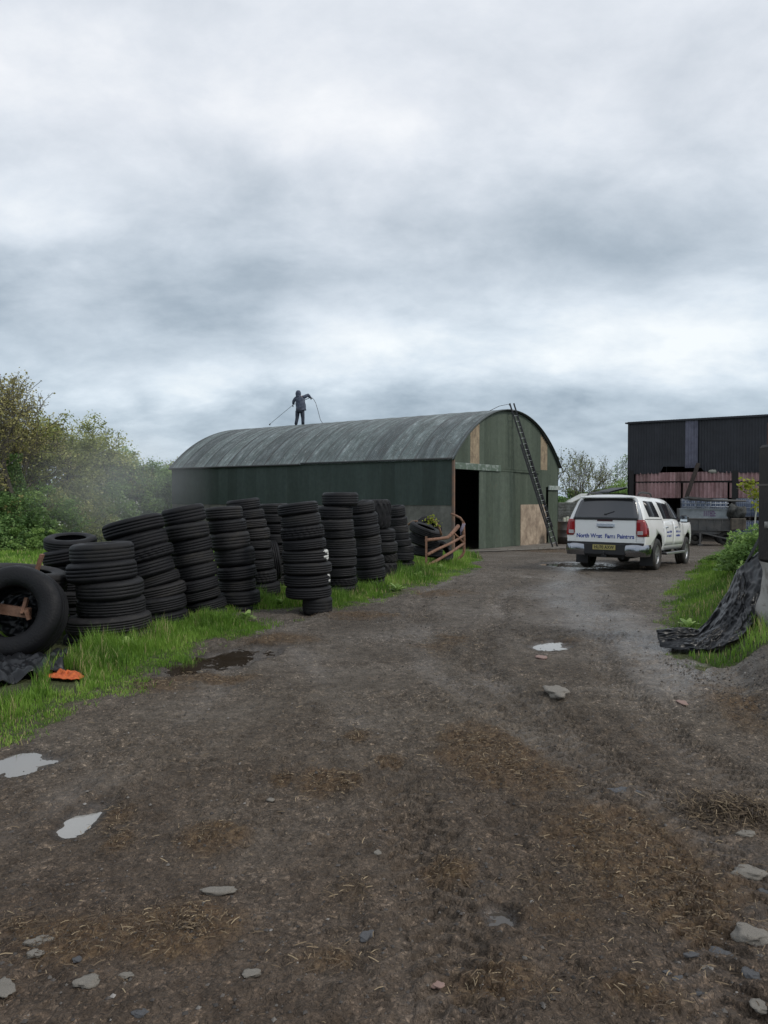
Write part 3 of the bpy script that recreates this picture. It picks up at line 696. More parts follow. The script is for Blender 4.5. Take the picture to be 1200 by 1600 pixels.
# ------------------------------------------------------------------ tyres
def tyre_mesh(name, kind):
    prof = [(.58, -.33), (.60, -.40), (.68, -.47), (.78, -.50), (.875, -.485), (.94, -.43), (.975, -.35)]
    if kind == 'lug': tread = [(1.0, -.33), (1.0, -.2), (1.0, -.07), (1.0, .07), (1.0, .2), (1.0, .33)]
    else:
        tread = []
        for g in ((-.17, .01, .19) if kind != 'truck' else (-.2, -.05, .08, .22)): tread += [(1.0, g-.028), (.988, g-.023), (.988, g-.006), (1.0, g-.001)]
        tread = [(.988, -.31)]+tread+[(.988, .31)]
    prof = prof+tread+[(.975, .35), (.94, .43), (.875, .485), (.78, .50), (.68, .47), (.60, .40), (.58, .33)]
    prof += [(.63, .39), (.72, .42), (.86, .42), (.93, .34), (.945, .1), (.945, -.1), (.93, -.34), (.86, -.42), (.72, -.42), (.63, -.39)]
    n = {'rib': 56, 'block': 96, 'lug': 72, 'worn': 48, 'truck': 64}[kind]
    t0, t1 = 7, 7+len(tread)
    def fn(i, j, r, z):
        if kind == 'worn' and t0 <= j < t1: r = max(r, .995)
        if kind == 'block' and 5 < j < t1+1:
            sh = (i+(2 if z > 0 else 0)) % 4
            if sh < 1: r -= .035
        if kind == 'truck' and (5 < j < 8 or t1-2 < j < t1+2) and i % 4 == 0: r -= .03
        if kind == 'lug' and 4 < j < t1+2:
            ph = (i/72*18+abs(z)*2.2+(.5 if z > 0 else 0)) % 1.0
            r = r-.075 if ph > .45 else r+.01
        a = 2*math.pi*i/n
        return r*(1+.006*math.sin(a*2+1)+.003*math.sin(5*a)), z
    mb = MB(); mb.lathe(prof, n, 'Z', closed=True, fn=fn)
    me = bpy.data.meshes.new('tyre_'+kind); me.from_pydata([tuple(v) for v in mb.v], [], mb.f)
    me.polygons.foreach_set('use_smooth', [True]*len(mb.f)); me.update()
    bm = bmesh.new(); bm.from_mesh(me); bmesh.ops.recalc_face_normals(bm, faces=bm.faces); bm.to_mesh(me); bm.free()
    return me
def rubber():
    m = bpy.data.materials.new('tyre_rubber'); m.use_nodes = True; t = m.node_tree; p = t.nodes['Principled BSDF']
    co = N(t, 'ShaderNodeTexCoord').outputs['Object']; oi = N(t, 'ShaderNodeObjectInfo').outputs['Random']
    cb = N(t, 'ShaderNodeVectorMath', operation='ADD'); t.links.new(co, cb.inputs[0]); c3 = N(t, 'ShaderNodeCombineXYZ')
    t.links.new(M_(t, 'MULTIPLY', oi, 40), c3.inputs[0]); t.links.new(c3.outputs[0], cb.inputs[1])
    v = cb.outputs[0]
    n_ = NOISE(t, v, 1.6, 7, .65, .3)
    c = RAMP(t, n_, [(.3, (.0055, .0055, .0065)), (.55, (.0098, .0098, .0112)), (.74, (.025, .024, .022))])
    c = MIX(t, 1.0, c, RAMP(t, oi, [(0, (.55, .55, .62)), (.45, (.95, .95, 1.0)), (.8, (1.3, 1.27, 1.2)), (1, (2.4, 2.25, 2.0))]), 'MULTIPLY')
    sp_ = NOISE(t, v, 14, 6, .75); c = MIX(t, RAMP(t, sp_, [(.66, (0, 0, 0)), (.74, (.35, .35, .35))]), c, (.09, .085, .07))
    t.links.new(c, p.inputs['Base Color']); t.links.new(RAMP(t, n_, [(.3, (.42,)*3), (.7, (.85,)*3)]), p.inputs['Roughness'])
    p.inputs['Specular IOR Level'].default_value = .30
    b = N(t, 'ShaderNodeBump'); b.inputs['Strength'].default_value = .35; b.inputs['Distance'].default_value = .02
    t.links.new(NOISE(t, v, 22, 5, .6), b.inputs['Height']); t.links.new(b.outputs[0], p.inputs['Normal'])
    return m
RUB = rubber(); WHITEP = mat('white_paint_splash', (.55, .55, .52), .7)
TM = {k: tyre_mesh(k, k) for k in ('rib', 'block', 'lug', 'worn', 'truck')}
for me in TM.values(): me.materials.append(RUB)
rt = random.Random(11)
def put_tyre(c, Rr, Wd, roll=0, pitch=0, kind='rib', label='', group='old tyres stacked along the verge', mesh=None, yawax=None):
    o = bpy.data.objects.new('tyre', mesh or TM[kind]); COL.objects.link(o)
    o.location = c
    if yawax is None:
        q = Matrix.Rotation(R(-roll), 3, 'Y') @ Matrix.Rotation(R(pitch), 3, 'X') @ Matrix.Rotation(rt.uniform(0, 6.28), 3, 'Z')
        if mesh is not None: q = Matrix.Rotation(R(-roll), 3, 'Y') @ Matrix.Rotation(R(pitch), 3, 'X')
    else: q = Vector(yawax).to_track_quat('Z', 'Y').to_matrix()
    o.rotation_euler = q.to_euler(); o.scale = (Rr, Rr, Wd)
    return tag(o, label, 'tyre', group)
ORD = ['topmost', 'second from top', 'third from top', 'fourth from top', 'fifth from top', 'sixth from top', 'seventh from top', 'eighth from top', 'ninth from top', 'tenth from top', 'eleventh from top', 'twelfth from top']
# stacks: description, distance at the base, then top to bottom (left px, right px, mid py, height px, roll, kind, label adjective)
ST = [
 ('wide-bottomed stack right of the big tractor tyre', 8.45, 0, [
  (112, 207, 863, 30, 3, 'worn', 'smooth'), (106, 213, 892, 31, 4, 'rib', 'muddy ribbed'), (121, 222, 919, 29, 3, 'worn', ''), (122, 226, 946, 29, 2, 'truck', ''), (105, 237, 972, 27, 3, 'truck', 'broad truck'), (104, 247, 998, 31, 2, 'truck', 'broadest truck')]),
 ('short stack behind the big tractor tyre', 9.5, 0, [
  (70, 148, 848, 20, -3, 'worn', 'flat open'), (69, 158, 867, 23, 10, 'rib', ''), (76, 158, 889, 22, 4, 'rib', ''), (80, 164, 910, 22, 2, 'worn', ''), (84, 166, 932, 22, 0, 'worn', ''), (86, 170, 954, 22, 0, 'rib', ''), (88, 172, 976, 22, 0, 'worn', '')]),
 ('second front stack, leaning far to the left', 9.6, 0, [
  (161, 258, 823, 25, 14, 'rib', 'tipped'), (168, 264, 848, 26, 16, 'worn', ''), (178, 274, 868, 20, 17, 'block', 'knobbly'), (180, 275, 890, 26, 16, 'worn', ''), (188, 283, 909, 19, 16, 'worn', ''), (194, 291, 924, 20, 11, 'rib', ''), (196, 290, 944, 25, 7, 'truck', ''), (200, 294, 966, 21, 6, 'worn', ''), (204, 290, 986, 20, 3, 'worn', '')]),
 ('third leaning stack with its foot in long grass', 10.2, 0, [
  (250, 322, 805, 27, 12, 'rib', 'tipped'), (256, 329, 831, 25, 10, 'rib', ''), (262, 334, 853, 22, 10, 'rib', ''), (264, 336, 873, 20, 11, 'worn', ''), (269, 341, 893, 22, 11, 'worn', ''), (270, 342, 914, 19, 11, 'worn', ''), (272, 345, 930, 16, 11, 'rib', ''), (281, 354, 946, 17, 10, 'worn', ''), (282, 356, 961, 17, 7, 'worn', ''), (284, 352, 976, 16, 4, 'worn', '')]),
 ('fourth front stack, gaping below its third tyre', 10.8, 0, [
  (319, 379, 802, 20, 4, 'rib', ''), (324, 386, 822, 20, 5, 'worn', ''), (328, 393, 845, 26, 5, 'rib', ''), (334, 399, 869, 28, 4, 'worn', ''), (338, 401, 894, 20, 4, 'rib', ''), (340, 401, 913, 17, 3, 'rib', ''), (340, 406, 933, 23, 2, 'worn', ''), (344, 402, 954, 19, 0, 'worn', '')]),
 ('slim tall stack behind and right of the gaping one', 11.7, 0, [
  (353, 408, 789, 18, 8, 'worn', ''), (360, 414, 805, 15, 7, 'worn', ''), (364, 418, 819, 14, 5, 'rib', ''), (368, 422, 834, 18, 3, 'rib', ''), (371, 425, 851, 14, 2, 'worn', ''), (374, 428, 866, 15, 1, 'worn', ''), (374, 428, 881, 16, 1, 'worn', ''), (378, 433, 900, 20, 3, 'block', ''), (382, 438, 920, 20, 3, 'worn', ''), (383, 439, 938, 17, 3, 'rib', ''), (383, 437, 952, 12, 2, 'worn', '')]),
 ('stack with white paint on its right side', 10.5, 0, [
  (432, 497, 795, 18, 8, 'rib', 'tipped'), (437, 502, 813, 19, 8, 'worn', ''), (438, 509, 832, 20, 6, 'block', 'chunky treaded'), (441, 509, 850, 17, 4, 'worn', ''), (441, 515, 868, 20, 2, 'PAINT', 'paint splashed'), (443, 518, 887, 18, 1, 'rib', ''), (442, 516, 905, 19, 1, 'PAINT2', 'paint smeared'), (447, 519, 924, 18, 1, 'rib', '')]),
 ('straight stack crowned by one overhanging tyre', 12.6, 0, [
  (503, 560, 780, 21, 0, 'worn', 'overhanging'), (498, 552, 801, 20, 0, 'worn', ''), (499, 553, 820, 18, 1, 'worn', ''), (502, 555, 834, 13, 1, 'worn', ''), (503, 558, 849, 17, 1, 'rib', ''), (503, 558, 863, 13, 1, 'rib', ''), (503, 558, 877, 16, 1, 'worn', ''), (503, 558, 893, 16, 1, 'worn', ''), (503, 558, 907, 13, 1, 'block', ''), (504, 561, 923, 19, 0, 'truck', '')]),
 ('curving stack left of the lugged tractor tyre', 13.7, 5, [
  (540, 588, 793, 18, 6, 'worn', 'open'), (543, 592, 811, 19, 6, 'worn', ''), (546, 595, 829, 18, 6, 'worn', ''), (547, 596, 845, 16, 5, 'rib', ''), (549, 598, 860, 17, 5, 'worn', ''), (551, 602, 878, 20, 4, 'worn', ''), (552, 602, 896, 18, 4, 'worn', ''), (553, 602, 909, 12, 3, 'worn', ''), (556, 607, 922, 14, 2, 'truck', '')]),
 ('stack carrying the lugged tractor tyre', 15.6, 0, [
  (561, 612, 803, 44, 0, 'lug', 'large lugged tractor'), (575, 618, 836, 20, 0, 'rib', ''), (577, 620, 855, 18, 0, 'worn', ''), (577, 620, 871, 14, 0, 'lug', 'small lugged'), (572, 622, 891, 25, 0, 'lug', 'lugged')]),
 ('farthest small stack beside the barn wall', 17.7, 6, [
  (600, 634, 799, 17, 5, 'worn', 'open'), (603, 637, 814, 14, 4, 'worn', ''), (605, 638, 826, 12, 3, 'worn', ''), (607, 640, 837, 11, 2, 'worn', ''), (606, 642, 847, 11, 2, 'worn', ''), (608, 647, 857, 12, 2, 'worn', ''), (609, 646, 869, 13, 0, 'rib', ''), (611, 650, 881, 13, 0, 'rib', '')]),
 ('rear stack showing between the slim and the painted stack', 12.5, 0, [
  (404, 452, 795, 16, 2, 'worn', 'dusty'), (404, 454, 810, 15, 1, 'worn', ''), (405, 455, 825, 15, 0, 'rib', ''), (404, 454, 841, 16, 0, 'worn', ''), (404, 454, 857, 16, 0, 'worn', ''), (404, 454, 873, 16, 0, 'worn', ''), (404, 454, 889, 16, 0, 'worn', ''), (404, 454, 905, 16, 0, 'worn', ''), (405, 455, 920, 15, 0, 'rib', '')]),
 ('rear stack showing behind the painted stack', 14.0, 0, [
  (455, 502, 797, 14, 0, 'worn', 'pale'), (455, 503, 811, 14, 0, 'worn', ''), (456, 503, 825, 14, 0, 'worn', '')]),
]
PAINTME = {}
for nm, z0 in (('PAINT', .5), ('PAINT2', .42)):
    me = TM['rib'].copy(); me.materials.append(WHITEP)
    for p in me.polygons:
        c = p.center; a = math.degrees(math.atan2(c.y, c.x)); r = math.hypot(c.x, c.y)
        lim = (-22, -16) if nm == 'PAINT' else (-12, -12)
        if r > .93 and lim[0]+9*math.sin(c.z*14) < a < lim[1]+(16 if nm == 'PAINT' else 5) and abs(c.z) < .49: p.material_index = 1
    PAINTME[nm] = me
for desc, D, pit, lst in ST:
    n = len(lst)
    for i, (xl, xr, yc, h, roll, kind, adj) in enumerate(lst):
        d = D+rt.uniform(-.04, .04)
        wpx = (xr-xl)-abs(math.sin(R(roll)))*h; k = d/F
        Rr = wpx*k/2/math.cos(R(min(abs(roll), 25))*.4)
        c = at((xl+xr)/2+rt.uniform(-1.3, 1.3), yc, d); Rr *= rt.uniform(.985, 1.02)
        # visible band height includes a little of the ellipse above or below the horizon
        Wd = max(h*k*1.02, .09)
        if i == n-1 and 'paint' not in desc: c.z = min(c.z, gz(c.x, c.y)+Wd*.5)
        pt = pit if i < 2 else pit*.3
        if desc.startswith('short stack') and i == 0: pt = 9
        pos = ORD[i] if i < n-1 or n < 4 or desc.startswith('rear') else 'lowest'
        lab = f"{(adj+' ') if adj else ''}tyre {pos} in the {desc}"
        if len(lab.split()) > 16: lab = f"tyre {pos} in the {desc}" 
        mesh = PAINTME.get(kind)
        put_tyre(c, Rr, Wd, roll+rt.uniform(-.8, .8), pt+rt.uniform(-1.5, 1.5), kind if mesh is None else 'rib', lab, mesh=mesh)
# short wide tyre on bare soil under the painted stack
c = at(496, 945, 10.45); put_tyre(c, .212, .25, 0, 0, 'worn', 'narrow thick tyre on bare soil, lowest in the stack with white paint')
# an upright tyre wedged behind
c = at(428, 875, 12.2); put_tyre(c, .33, .17, 0, 0, 'rib', 'tyre standing upright between the slim and the painted stack', yawax=(.93, .25, .12))
# heap behind the bent gate
HP = [(664, 829, 19.0, .42, .24, -20, 8, 'smooth tyre tipped on top of the heap behind the rusty gate'), (662, 845, 19.1, .42, .25, -18, 4, 'tyre lying second in the heap behind the rusty gate'),
      (668, 862, 19.1, .40, .24, -6, 0, 'tyre lying at the bottom of the heap behind the rusty gate')]
for px, py, Y, r_t, w_t, rl, pt, lab in HP: put_tyre(at(px, py, Y), r_t, w_t, rl, pt, 'worn', lab, 'tyres heaped behind the rusty gate')
put_tyre(at(668, 829, 20.2), .40, .22, 0, 0, 'worn', 'tyre standing upright against the barn wall behind the tyre heap', 'tyres heaped behind the rusty gate', yawax=(.25, -1, .25))
put_tyre(at(690, 862, 19.6), .34, .2, 0, 0, 'worn', 'tyre sagging at the right end of the heap behind the rusty gate', 'tyres heaped behind the rusty gate', yawax=(.5, -.6, .6))
# big tractor tyre leaning in front
cbt = at(25, 962, 7.55); cbt.z = max(cbt.z, gz(cbt.x, cbt.y)+.44)
BIG = TM['worn'].copy()
for v in BIG.vertices:
    r = math.hypot(v.co.x, v.co.y); k = (.53+(r-.58)*1.12)/r; v.co.x *= k; v.co.y *= k
put_tyre(cbt, .485, .40, 0, 0, 'worn', mesh=BIG, label= 'big bald tractor tyre leaning upright at the left edge on black sheeting', group='loose tyres', yawax=(.10, -1, .33))
put_tyre(at(38, 905, 8.3), .46, .25, -8, 0, 'worn', 'dark tyre lying flat behind the big tractor tyre', 'loose tyres')
c = at(20, 940, 8.5); put_tyre(c, .5, .3, 0, 0, 'rib', 'tyre lying beneath the flat one behind the big tractor tyre', 'loose tyres')

# ------------------------------------------------------------------ rusty iron by the big tyre
rust = mat('rust_iron', (.17, .085, .052), .85, col2=(.27, .15, .10), vscale=8, var=.3, bump=.3)
p0 = at(-40, 940, 7.75); ir = empty('rusty_iron_frame', p0, 0, 'rusty iron frame poking through and above the big tractor tyre', 'scrap iron')
mb = MB(); mb.bar(at(-60, 942, 7.7)-p0, at(47, 958, 7.55)-p0, .05, .10); mb.build('beam', rust, ir)
mb = MB(); mb.bar(at(35, 960, 7.52)-p0, at(42, 935, 7.62)-p0, .035, .045); mb.bar(at(41, 953, 7.5)-p0, at(46, 968, 7.5)-p0, .05, .03); mb.build('bracket', rust, ir)
mb = MB(); mb.bar(at(50, 915, 8.0)-p0, at(66, 866, 8.0)-p0, .06, .03); mb.build('upright_bar', rust, ir)
mb = MB(); mb.bar(at(-8, 915, 7.9)-p0, at(2, 906, 7.9)-p0, .04, .04); mb.build('stub', rust, ir)

# ------------------------------------------------------------------ bent rusty gate
gp = gpt(666, 891); gp.z = gz(gp.x, gp.y)
gate = empty('bent_iron_gate', gp, 0, 'bent rusty tubular gate standing in grass before the barn doorway', 'gate')
def gl(px, py, Y): return at(px, py, Y)-gp
Y0 = gp.y; Y1 = Y0+3.2
mb = MB(); mb.bar(gl(666, 838, Y0), gl(666, 893, Y0), .06, .05); mb.build('end_post', rust, gate)
mb = MB(); mb.tube([gl(666, 844, Y0), gl(685, 842, Y0+1), gl(699, 840, Y0+1.9), gl(704, 836, Y0+2.1), gl(716, 822, Y0+2.6)], [.04, .04, .045, .05, .055], 8); mb.build('top_rail', rust, gate)
for a, b_ in ((867, 837), (884, 849)):
    mb = MB(); mb.tube([gl(667, a, Y0), gl(684, a-9, Y0+.8), gl(705, (a*.45+b_*.55)-2, Y0+1.9), gl(725, b_, Y1)], .038, 8); mb.build('rail', rust, gate)
mb = MB(); mb.tube([gl(724, 816, Y1), gl(725, 838, Y1), gl(725, 862, Y1), gl(722, 868, Y1), gl(714, 875, Y1-.2)], .04, 8); mb.build('far_post', rust, gate)
mb = MB(); mb.tube([gl(705, 803, Y1+.4), gl(711, 805, Y1+.3), gl(719, 809, Y1+.1), gl(724, 816, Y1)], .032, 8); mb.build('curved_tube', rust, gate)
mb = MB(); mb.tube([gl(708, 832, Y0+2.3), gl(716, 840, Y0+2.6), gl(724, 848, Y1)], .03, 8); mb.build('brace', rust, gate)
tw = MB()
for k in range(5): tw.tube([gl(723, 818, Y1-.04)+Vector((k*.02, 0, 0)), gl(719+k, 828, Y1-.06), gl(721-k*.5, 838-k, Y1-.05)], .006, 5)
tag(tw.build('baler_twine', mat('twine', (.26, .24, .32), .7)), None); bpy.data.objects['baler_twine'].location = gp
tag(bpy.data.objects['baler_twine'], 'pale twine knotted round the far post of the bent gate', 'twine')
# sapling / bramble arching over the heap
mb = MB(); mb.tube([at(690, 836, 18.6), at(686, 824, 18.5), at(681, 815, 18.5), at(674, 809, 18.4), at(668, 811, 18.4)], [.03, .026, .02, .014, .006], 6)
mb.tube([at(638, 820, 19.3), at(645, 815, 19.2), at(652, 814, 19.0)], [.035, .03, .02], 6)
br_ = mb.build('arching_branch', mat('branch_tan', (.24, .14, .09), .8)); tag(br_, 'bare tan branch arching over the tyre heap with a few yellow leaves', 'branch')
# ------------------------------------------------------------------ white pickup with a canopy
white = mat('truck_white', (.86, .86, .85), .26, spec=.5, coat=.4, col2=(.80, .80, .78), vscale=1.2, thr=(.4, .7))
blackp = mat('truck_black_plastic', (.018, .018, .02), .5)
glassm = mat('tinted_glass', (.010, .011, .014), .22, spec=.3); chrome = mat('chrome', (.70, .74, .82), .22, metal=.7)
redl = mat('lamp_red', (.30, .012, .015), .15, coat=.6); clearl = mat('lamp_clear', (.45, .42, .42), .15, coat=.6)
alloy = mat('alloy_rim', (.42, .42, .43), .35, metal=.7); decal = mat('blue_lettering', (.02, .05, .28), .5); plateY = mat('plate_yellow', (.40, .34, .12), .5)
wheelr = mat('wheel_rubber', (.022, .022, .023), .8, col2=(.06, .052, .042), vscale=3)
rc = (at(888, 890, 18.2)+at(1015, 892, 17.4))/2
TY = R(34.3)                               # heading, clockwise from straight ahead
hx = Vector((math.sin(TY), math.cos(TY), 0))
tr0 = Vector((5.07, 17.0, 0)); tr0.z = gz(tr0.x+hx.x*2.6, tr0.y+hx.y*2.6)+.005
truck = empty('pickup_truck', tr0, math.atan2(hx.y, hx.x), 'white pickup truck with canopy and blue lettering on the tailgate, seen from behind', 'pickup truck')
sl_ = (gz(tr0.x+hx.x*4.3, tr0.y+hx.y*4.3)-gz(tr0.x+hx.x*1.2, tr0.y+hx.y*1.2))/3.1
tr0.z = gz(tr0.x+hx.x*1.25, tr0.y+hx.y*1.25)-sl_*1.25; truck.location = tr0
truck.rotation_euler = (0, -math.atan(sl_), math.atan2(hx.y, hx.x))
def hwz(z):
    return float(np.interp(z, [.45, .60, .85, 1.05, 1.17, 1.25, 1.45, 1.62, 1.72, 1.77, 1.80], [.86, .905, .925, .915, .885, .86, .79, .725, .66, .55, .0]))
LV = [(.86, .47), (.905, .60), (.925, .85), (.915, 1.05), (.885, 1.16), (.86, 1.25), (.79, 1.45), (.725, 1.62), (.66, 1.72), (.56, 1.765), (.30, 1.79), (0, 1.795)]
HOOD = [None]*5+[.84, .78, .70, .58, .42, .2, 0]
def sect(x, k, wf=1.0, zlo=0.0):
    out = []
    for i, (h, z) in enumerate(LV):
        if i >= 5:
            z2 = 1.16+(z-1.16)*k+(0 if k > .5 else (.5-k)*.05*(i-4)/7)
            h2 = h*k+HOOD[i]*(1-k) if k < 1 else h
        else: h2, z2 = h, z
        xx = x
        out.append((h2*wf, z2, xx))
    return out
stn = [(.10, 1, .985), (.16, 1, 1), (.5, 1, 1), (1.0, 1, 1.0), (1.7, 1, 1), (2.2, 1.0, 1), (2.8, .99, 1), (3.05, .93, 1), (3.3, .70, 1), (3.6, .38, 1), (3.86, .08, 1), (4.1, .0, 1), (4.5, -.05, 1), (4.9, -.10, .97), (5.12, -.2, .91), (5.22, -.3, .84)]
mb = MB(); K = 2*len(LV)-1
for si, (x0, k, wf) in enumerate(stn):
    s_ = sect(x0, k, wf)
    ring = []
    for h, z, xx in s_:
        if si <= 1 and z > 1.2: xx += (z-1.2)*.38
        ring.append((xx, -h, z))
    full = ring+[(a, -b, c) for a, b, c in ring[-2::-1]]
    for p in full: mb.v.append(Vector(p))
for i in range(len(stn)-1):
    for j in range(K-1): mb.face((i*K+j, (i+1)*K+j, (i+1)*K+j+1, i*K+j+1), 0, True)
    mb.face((i*K+K-1, (i+1)*K+K-1, (i+1)*K, i*K), 1)
mb.face(range(K), 0); mb.face([(len(stn)-1)*K+j for j in range(K)][::-1], 0)
body_o = mb.build('body', [white, blackp], truck, fix=True)
# wheel arches
for ax_ in (1.25, 4.335):
    for s_ in (-1, 1):
        c = MB(); c.cyl((ax_, s_*.88, .42), .47, .66, 40, 'Y', m=1, sm=False); cu = c.build('cutter', [white, blackp], truck, fix=True)
        cu.data.polygons.foreach_set('material_index', [1]*len(cu.data.polygons))
        md = body_o.modifiers.new('arch', 'BOOLEAN'); md.object = cu; md.operation = 'DIFFERENCE'; md.solver = 'EXACT'
dg = bpy.context.evaluated_depsgraph_get(); dg.update()
nm = bpy.data.meshes.new_from_object(body_o.evaluated_get(dg)); body_o.modifiers.clear(); body_o.data = nm
for o in [o for o in bpy.data.objects if o.name.startswith('cutter')]: bpy.data.objects.remove(o, do_unlink=True)
def side_patch(name, poly, side_, mat_, off, parent=truck, thick=.012, nx=8, nz=6):
    """quad patch on the body side: poly = 4 (x,z) corners bottom-left, bottom-right, top-right, top-left"""
    (x0, z0), (x1, z1), (x2, z2), (x3, z3) = poly
    mb = MB()
    def f(u, v, o=off):
        xa, za = x0+(x1-x0)*u, z0+(z1-z0)*u; xb, zb = x3+(x2-x3)*u, z3+(z2-z3)*u
        xx, zz_ = xa+(xb-xa)*v, za+(zb-za)*v
        return (xx, side_*(hwz(zz_)+o), zz_)
    mb.grid(f, nx, nz, flip=side_ > 0); 
    b = len(mb.v); mb.grid(lambda u, v: f(u, v, off-thick), nx, nz, flip=side_ < 0)
    w = nz+1
    for i in range(nx):
        mb.face((i*w, (i+1)*w, b+(i+1)*w, b+i*w)); mb.face((i*w+nz, (i+1)*w+nz, b+(i+1)*w+nz, b+i*w+nz))
    for j in range(nz):
        mb.face((j, j+1, b+j+1, b+j)); mb.face((nx*w+j, nx*w+j+1, b+nx*w+j+1, b+nx*w+j))
    return mb.build(name, mat_, parent, fix=True)
def clipped(name, pts, side_, off, mat_, parent):
    """rounded polygon glass on the body side, subdivided in z so it follows the curve"""
    mb = MB(); z0_, z1_ = min(p[1] for p in pts), max(p[1] for p in pts); zs = sorted(list(np.linspace(z0_, z1_, 9))+[k for k in (1.25, 1.45, 1.62) if z0_ < k < z1_])
    rows_ = []
    for z_ in zs:
        xs = []
        n = len(pts)
        for i in range(n):
            (xa, za), (xb, zb) = pts[i], pts[(i+1) % n]
            if (za <= z_ <= zb or zb <= z_ <= za) and abs(zb-za) > 1e-6: xs.append(xa+(xb-xa)*(z_-za)/(zb-za))
            elif abs(zb-za) <= 1e-6 and abs(z_-za) < 1e-6: xs += [xa, xb]
        rows_.append((min(xs), max(xs), z_))
    for i in range(len(rows_)):
        for x_ in rows_[i][:2]: mb.v.append(Vector((x_, side_*(hwz(rows_[i][2])+off), rows_[i][2])))
    for i in range(len(rows_)-1): mb.face((2*i, 2*i+1, 2*i+3, 2*i+2), 0, True)
    mb2 = len(mb.v)
    for v in list(mb.v): mb.v.append(v-Vector((0, side_*.02, 0)))
    for i in range(len(rows_)-1):
        mb.face((2*i, 2*i+2, mb2+2*i+2, mb2+2*i)); mb.face((2*i+1, 2*i+3, mb2+2*i+3, mb2+2*i+1))
    return mb.build(name, mat_, parent, fix=True)
for s_ in (-1, 1):
    rd = side_patch('rear_door', [(1.80, .60), (2.72, .60), (2.72, 1.19), (1.80, 1.19)], s_, white, .010)
    fd = side_patch('front_door', [(2.745, .60), (3.82, .60), (3.82, 1.17), (2.745, 1.19)], s_, white, .010)
    for d_, xh in ((rd, 1.98), (fd, 2.95)):
        mb = MB(); mb.box((xh, s_*.945, 1.04), (.16, .03, .035), bev=.01); mb.build('handle', chrome, d_)
    clipped('canopy_window', [(.64, 1.285), (1.58, 1.285), (1.40, 1.655), (.60, 1.655), (.56, 1.55)], s_, .004, glassm, truck)
    clipped('rear_window', [(1.90, 1.245), (2.68, 1.245), (2.68, 1.66), (1.78, 1.665)], s_, .004, glassm, rd)
    clipped('front_window', [(2.74, 1.245), (3.62, 1.225), (3.30, 1.45), (3.04, 1.62), (2.92, 1.665), (2.74, 1.665)], s_, .004, glassm, fd)
    side_patch('pillar_trim', [(2.67, 1.245), (2.75, 1.245), (2.75, 1.66), (2.67, 1.66)], s_, blackp, .006, nx=1)
    side_patch('canopy_seam', [(.22, 1.222), (1.72, 1.222), (1.72, 1.236), (.22, 1.236)], s_, blackp, .003, nx=6, nz=1)
    side_patch('cab_seam', [(1.745, .62), (1.757, .62), (1.72, 1.74), (1.708, 1.74)], s_, blackp, .002, nx=1)
    # wheels
    for ax_ in (1.25, 4.335):
        w = bpy.data.objects.new('wheel', None); COL.objects.link(w); w.parent = truck; w.location = (ax_, s_*.79, .388); w.rotation_euler = (0, 0, 0)
        mb = MB(); pr = [(.225, -.10), (.25, -.125), (.32, -.13), (.365, -.115), (.386, -.08), (.388, -.04), (.378, -.035), (.378, -.02), (.388, -.015), (.388, .015), (.378, .02), (.378, .035), (.388, .04), (.386, .08), (.365, .115), (.32, .13), (.25, .125), (.225, .10)]
        mb.lathe(pr, 48, 'Y'); mb.lathe([(.225, -.10), (.215, 0), (.225, .10)], 48, 'Y'); mb.build('wheel_tyre', wheelr, w, fix=True)
        mb = MB(); o_ = s_*.075
        mb.lathe([(.232, o_+s_*.02), (.222, o_+s_*.03), (.205, o_), (.20, -s_*.08)], 40, 'Y')
        mb.lathe([(.001, o_+s_*.005), (.05, o_+s_*.005), (.06, o_-s_*.02)], 20, 'Y')
        for k in range(6):
            for q in (-.10, .10):
                a = k*math.pi/3+q
                mb.bar((.04*math.cos(a), o_-s_*.008, .04*math.sin(a)), (.21*math.cos(a+q*.6), o_-s_*.004, .21*math.sin(a+q*.6)), .028, .03)
        mb.build('rim', alloy, w, fix=True)
        mb = MB(); mb.cyl((0, -s_*.02, 0), .20, .03, 30, 'Y'); mb.build('brake_disc', blackp, w)
    mb = MB(); mb.box((2.65, s_*.93, .40), (1.95, .17, .05), bev=.02); mb.bar((1.95, s_*.80, .47), (1.95, s_*.90, .40), .05); mb.bar((3.35, s_*.80, .47), (3.35, s_*.90, .40), .05)
    st_ = mb.build('side_step', blackp, truck); mb = MB(); mb.box((2.65, s_*1.0, .40), (1.9, .035, .055), bev=.01); mb.build('step_trim', alloy, st_)
    # mirror
    mb = MB(); mb.box((3.42, s_*1.03, 1.25), (.16, .21, .19), bev=.05); mb.box((3.45, s_*.92, 1.20), (.07, .12, .05)); mi = mb.build('mirror', blackp, truck)
    mb = MB(); mb.box((3.335, s_*1.035, 1.255), (.006, .17, .14)); mb.build('mirror_glass', mat('mirror_glass', (.5, .55, .6), .05, metal=1), mi)
    # mudflaps
    mb = MB(); mb.box((.78, s_*.77, .33), (.02, .30, .38)); mb.build('mudflap', blackp, truck)
    mb = MB(); mb.tube([(.62, s_*.60, 1.79), (.72, s_*.60, 1.845), (1.0, s_*.60, 1.86), (1.5, s_*.60, 1.86), (1.68, s_*.60, 1.845), (1.76, s_*.60, 1.79)], .022, 8)
    mb.build('roof_rail', blackp, truck)
    # tail lamp wraps the corner
    mb = MB()
    for r_ in range(7):
        z_ = .83+.38*r_/6; xe = float(np.interp(z_, [.83, .95, 1.1, 1.21], [.36, .36, .28, .17])); hw0 = hwz(z_)
        yi = .72+.03*(r_ < 1)
        for (x_, y_) in ((.085, yi), (.082, .80), (.084, hw0-.02), (.105, hw0+.006), (xe, hw0+.010), (xe, hw0-.02)): mb.v.append(Vector((x_, s_*y_, z_)))
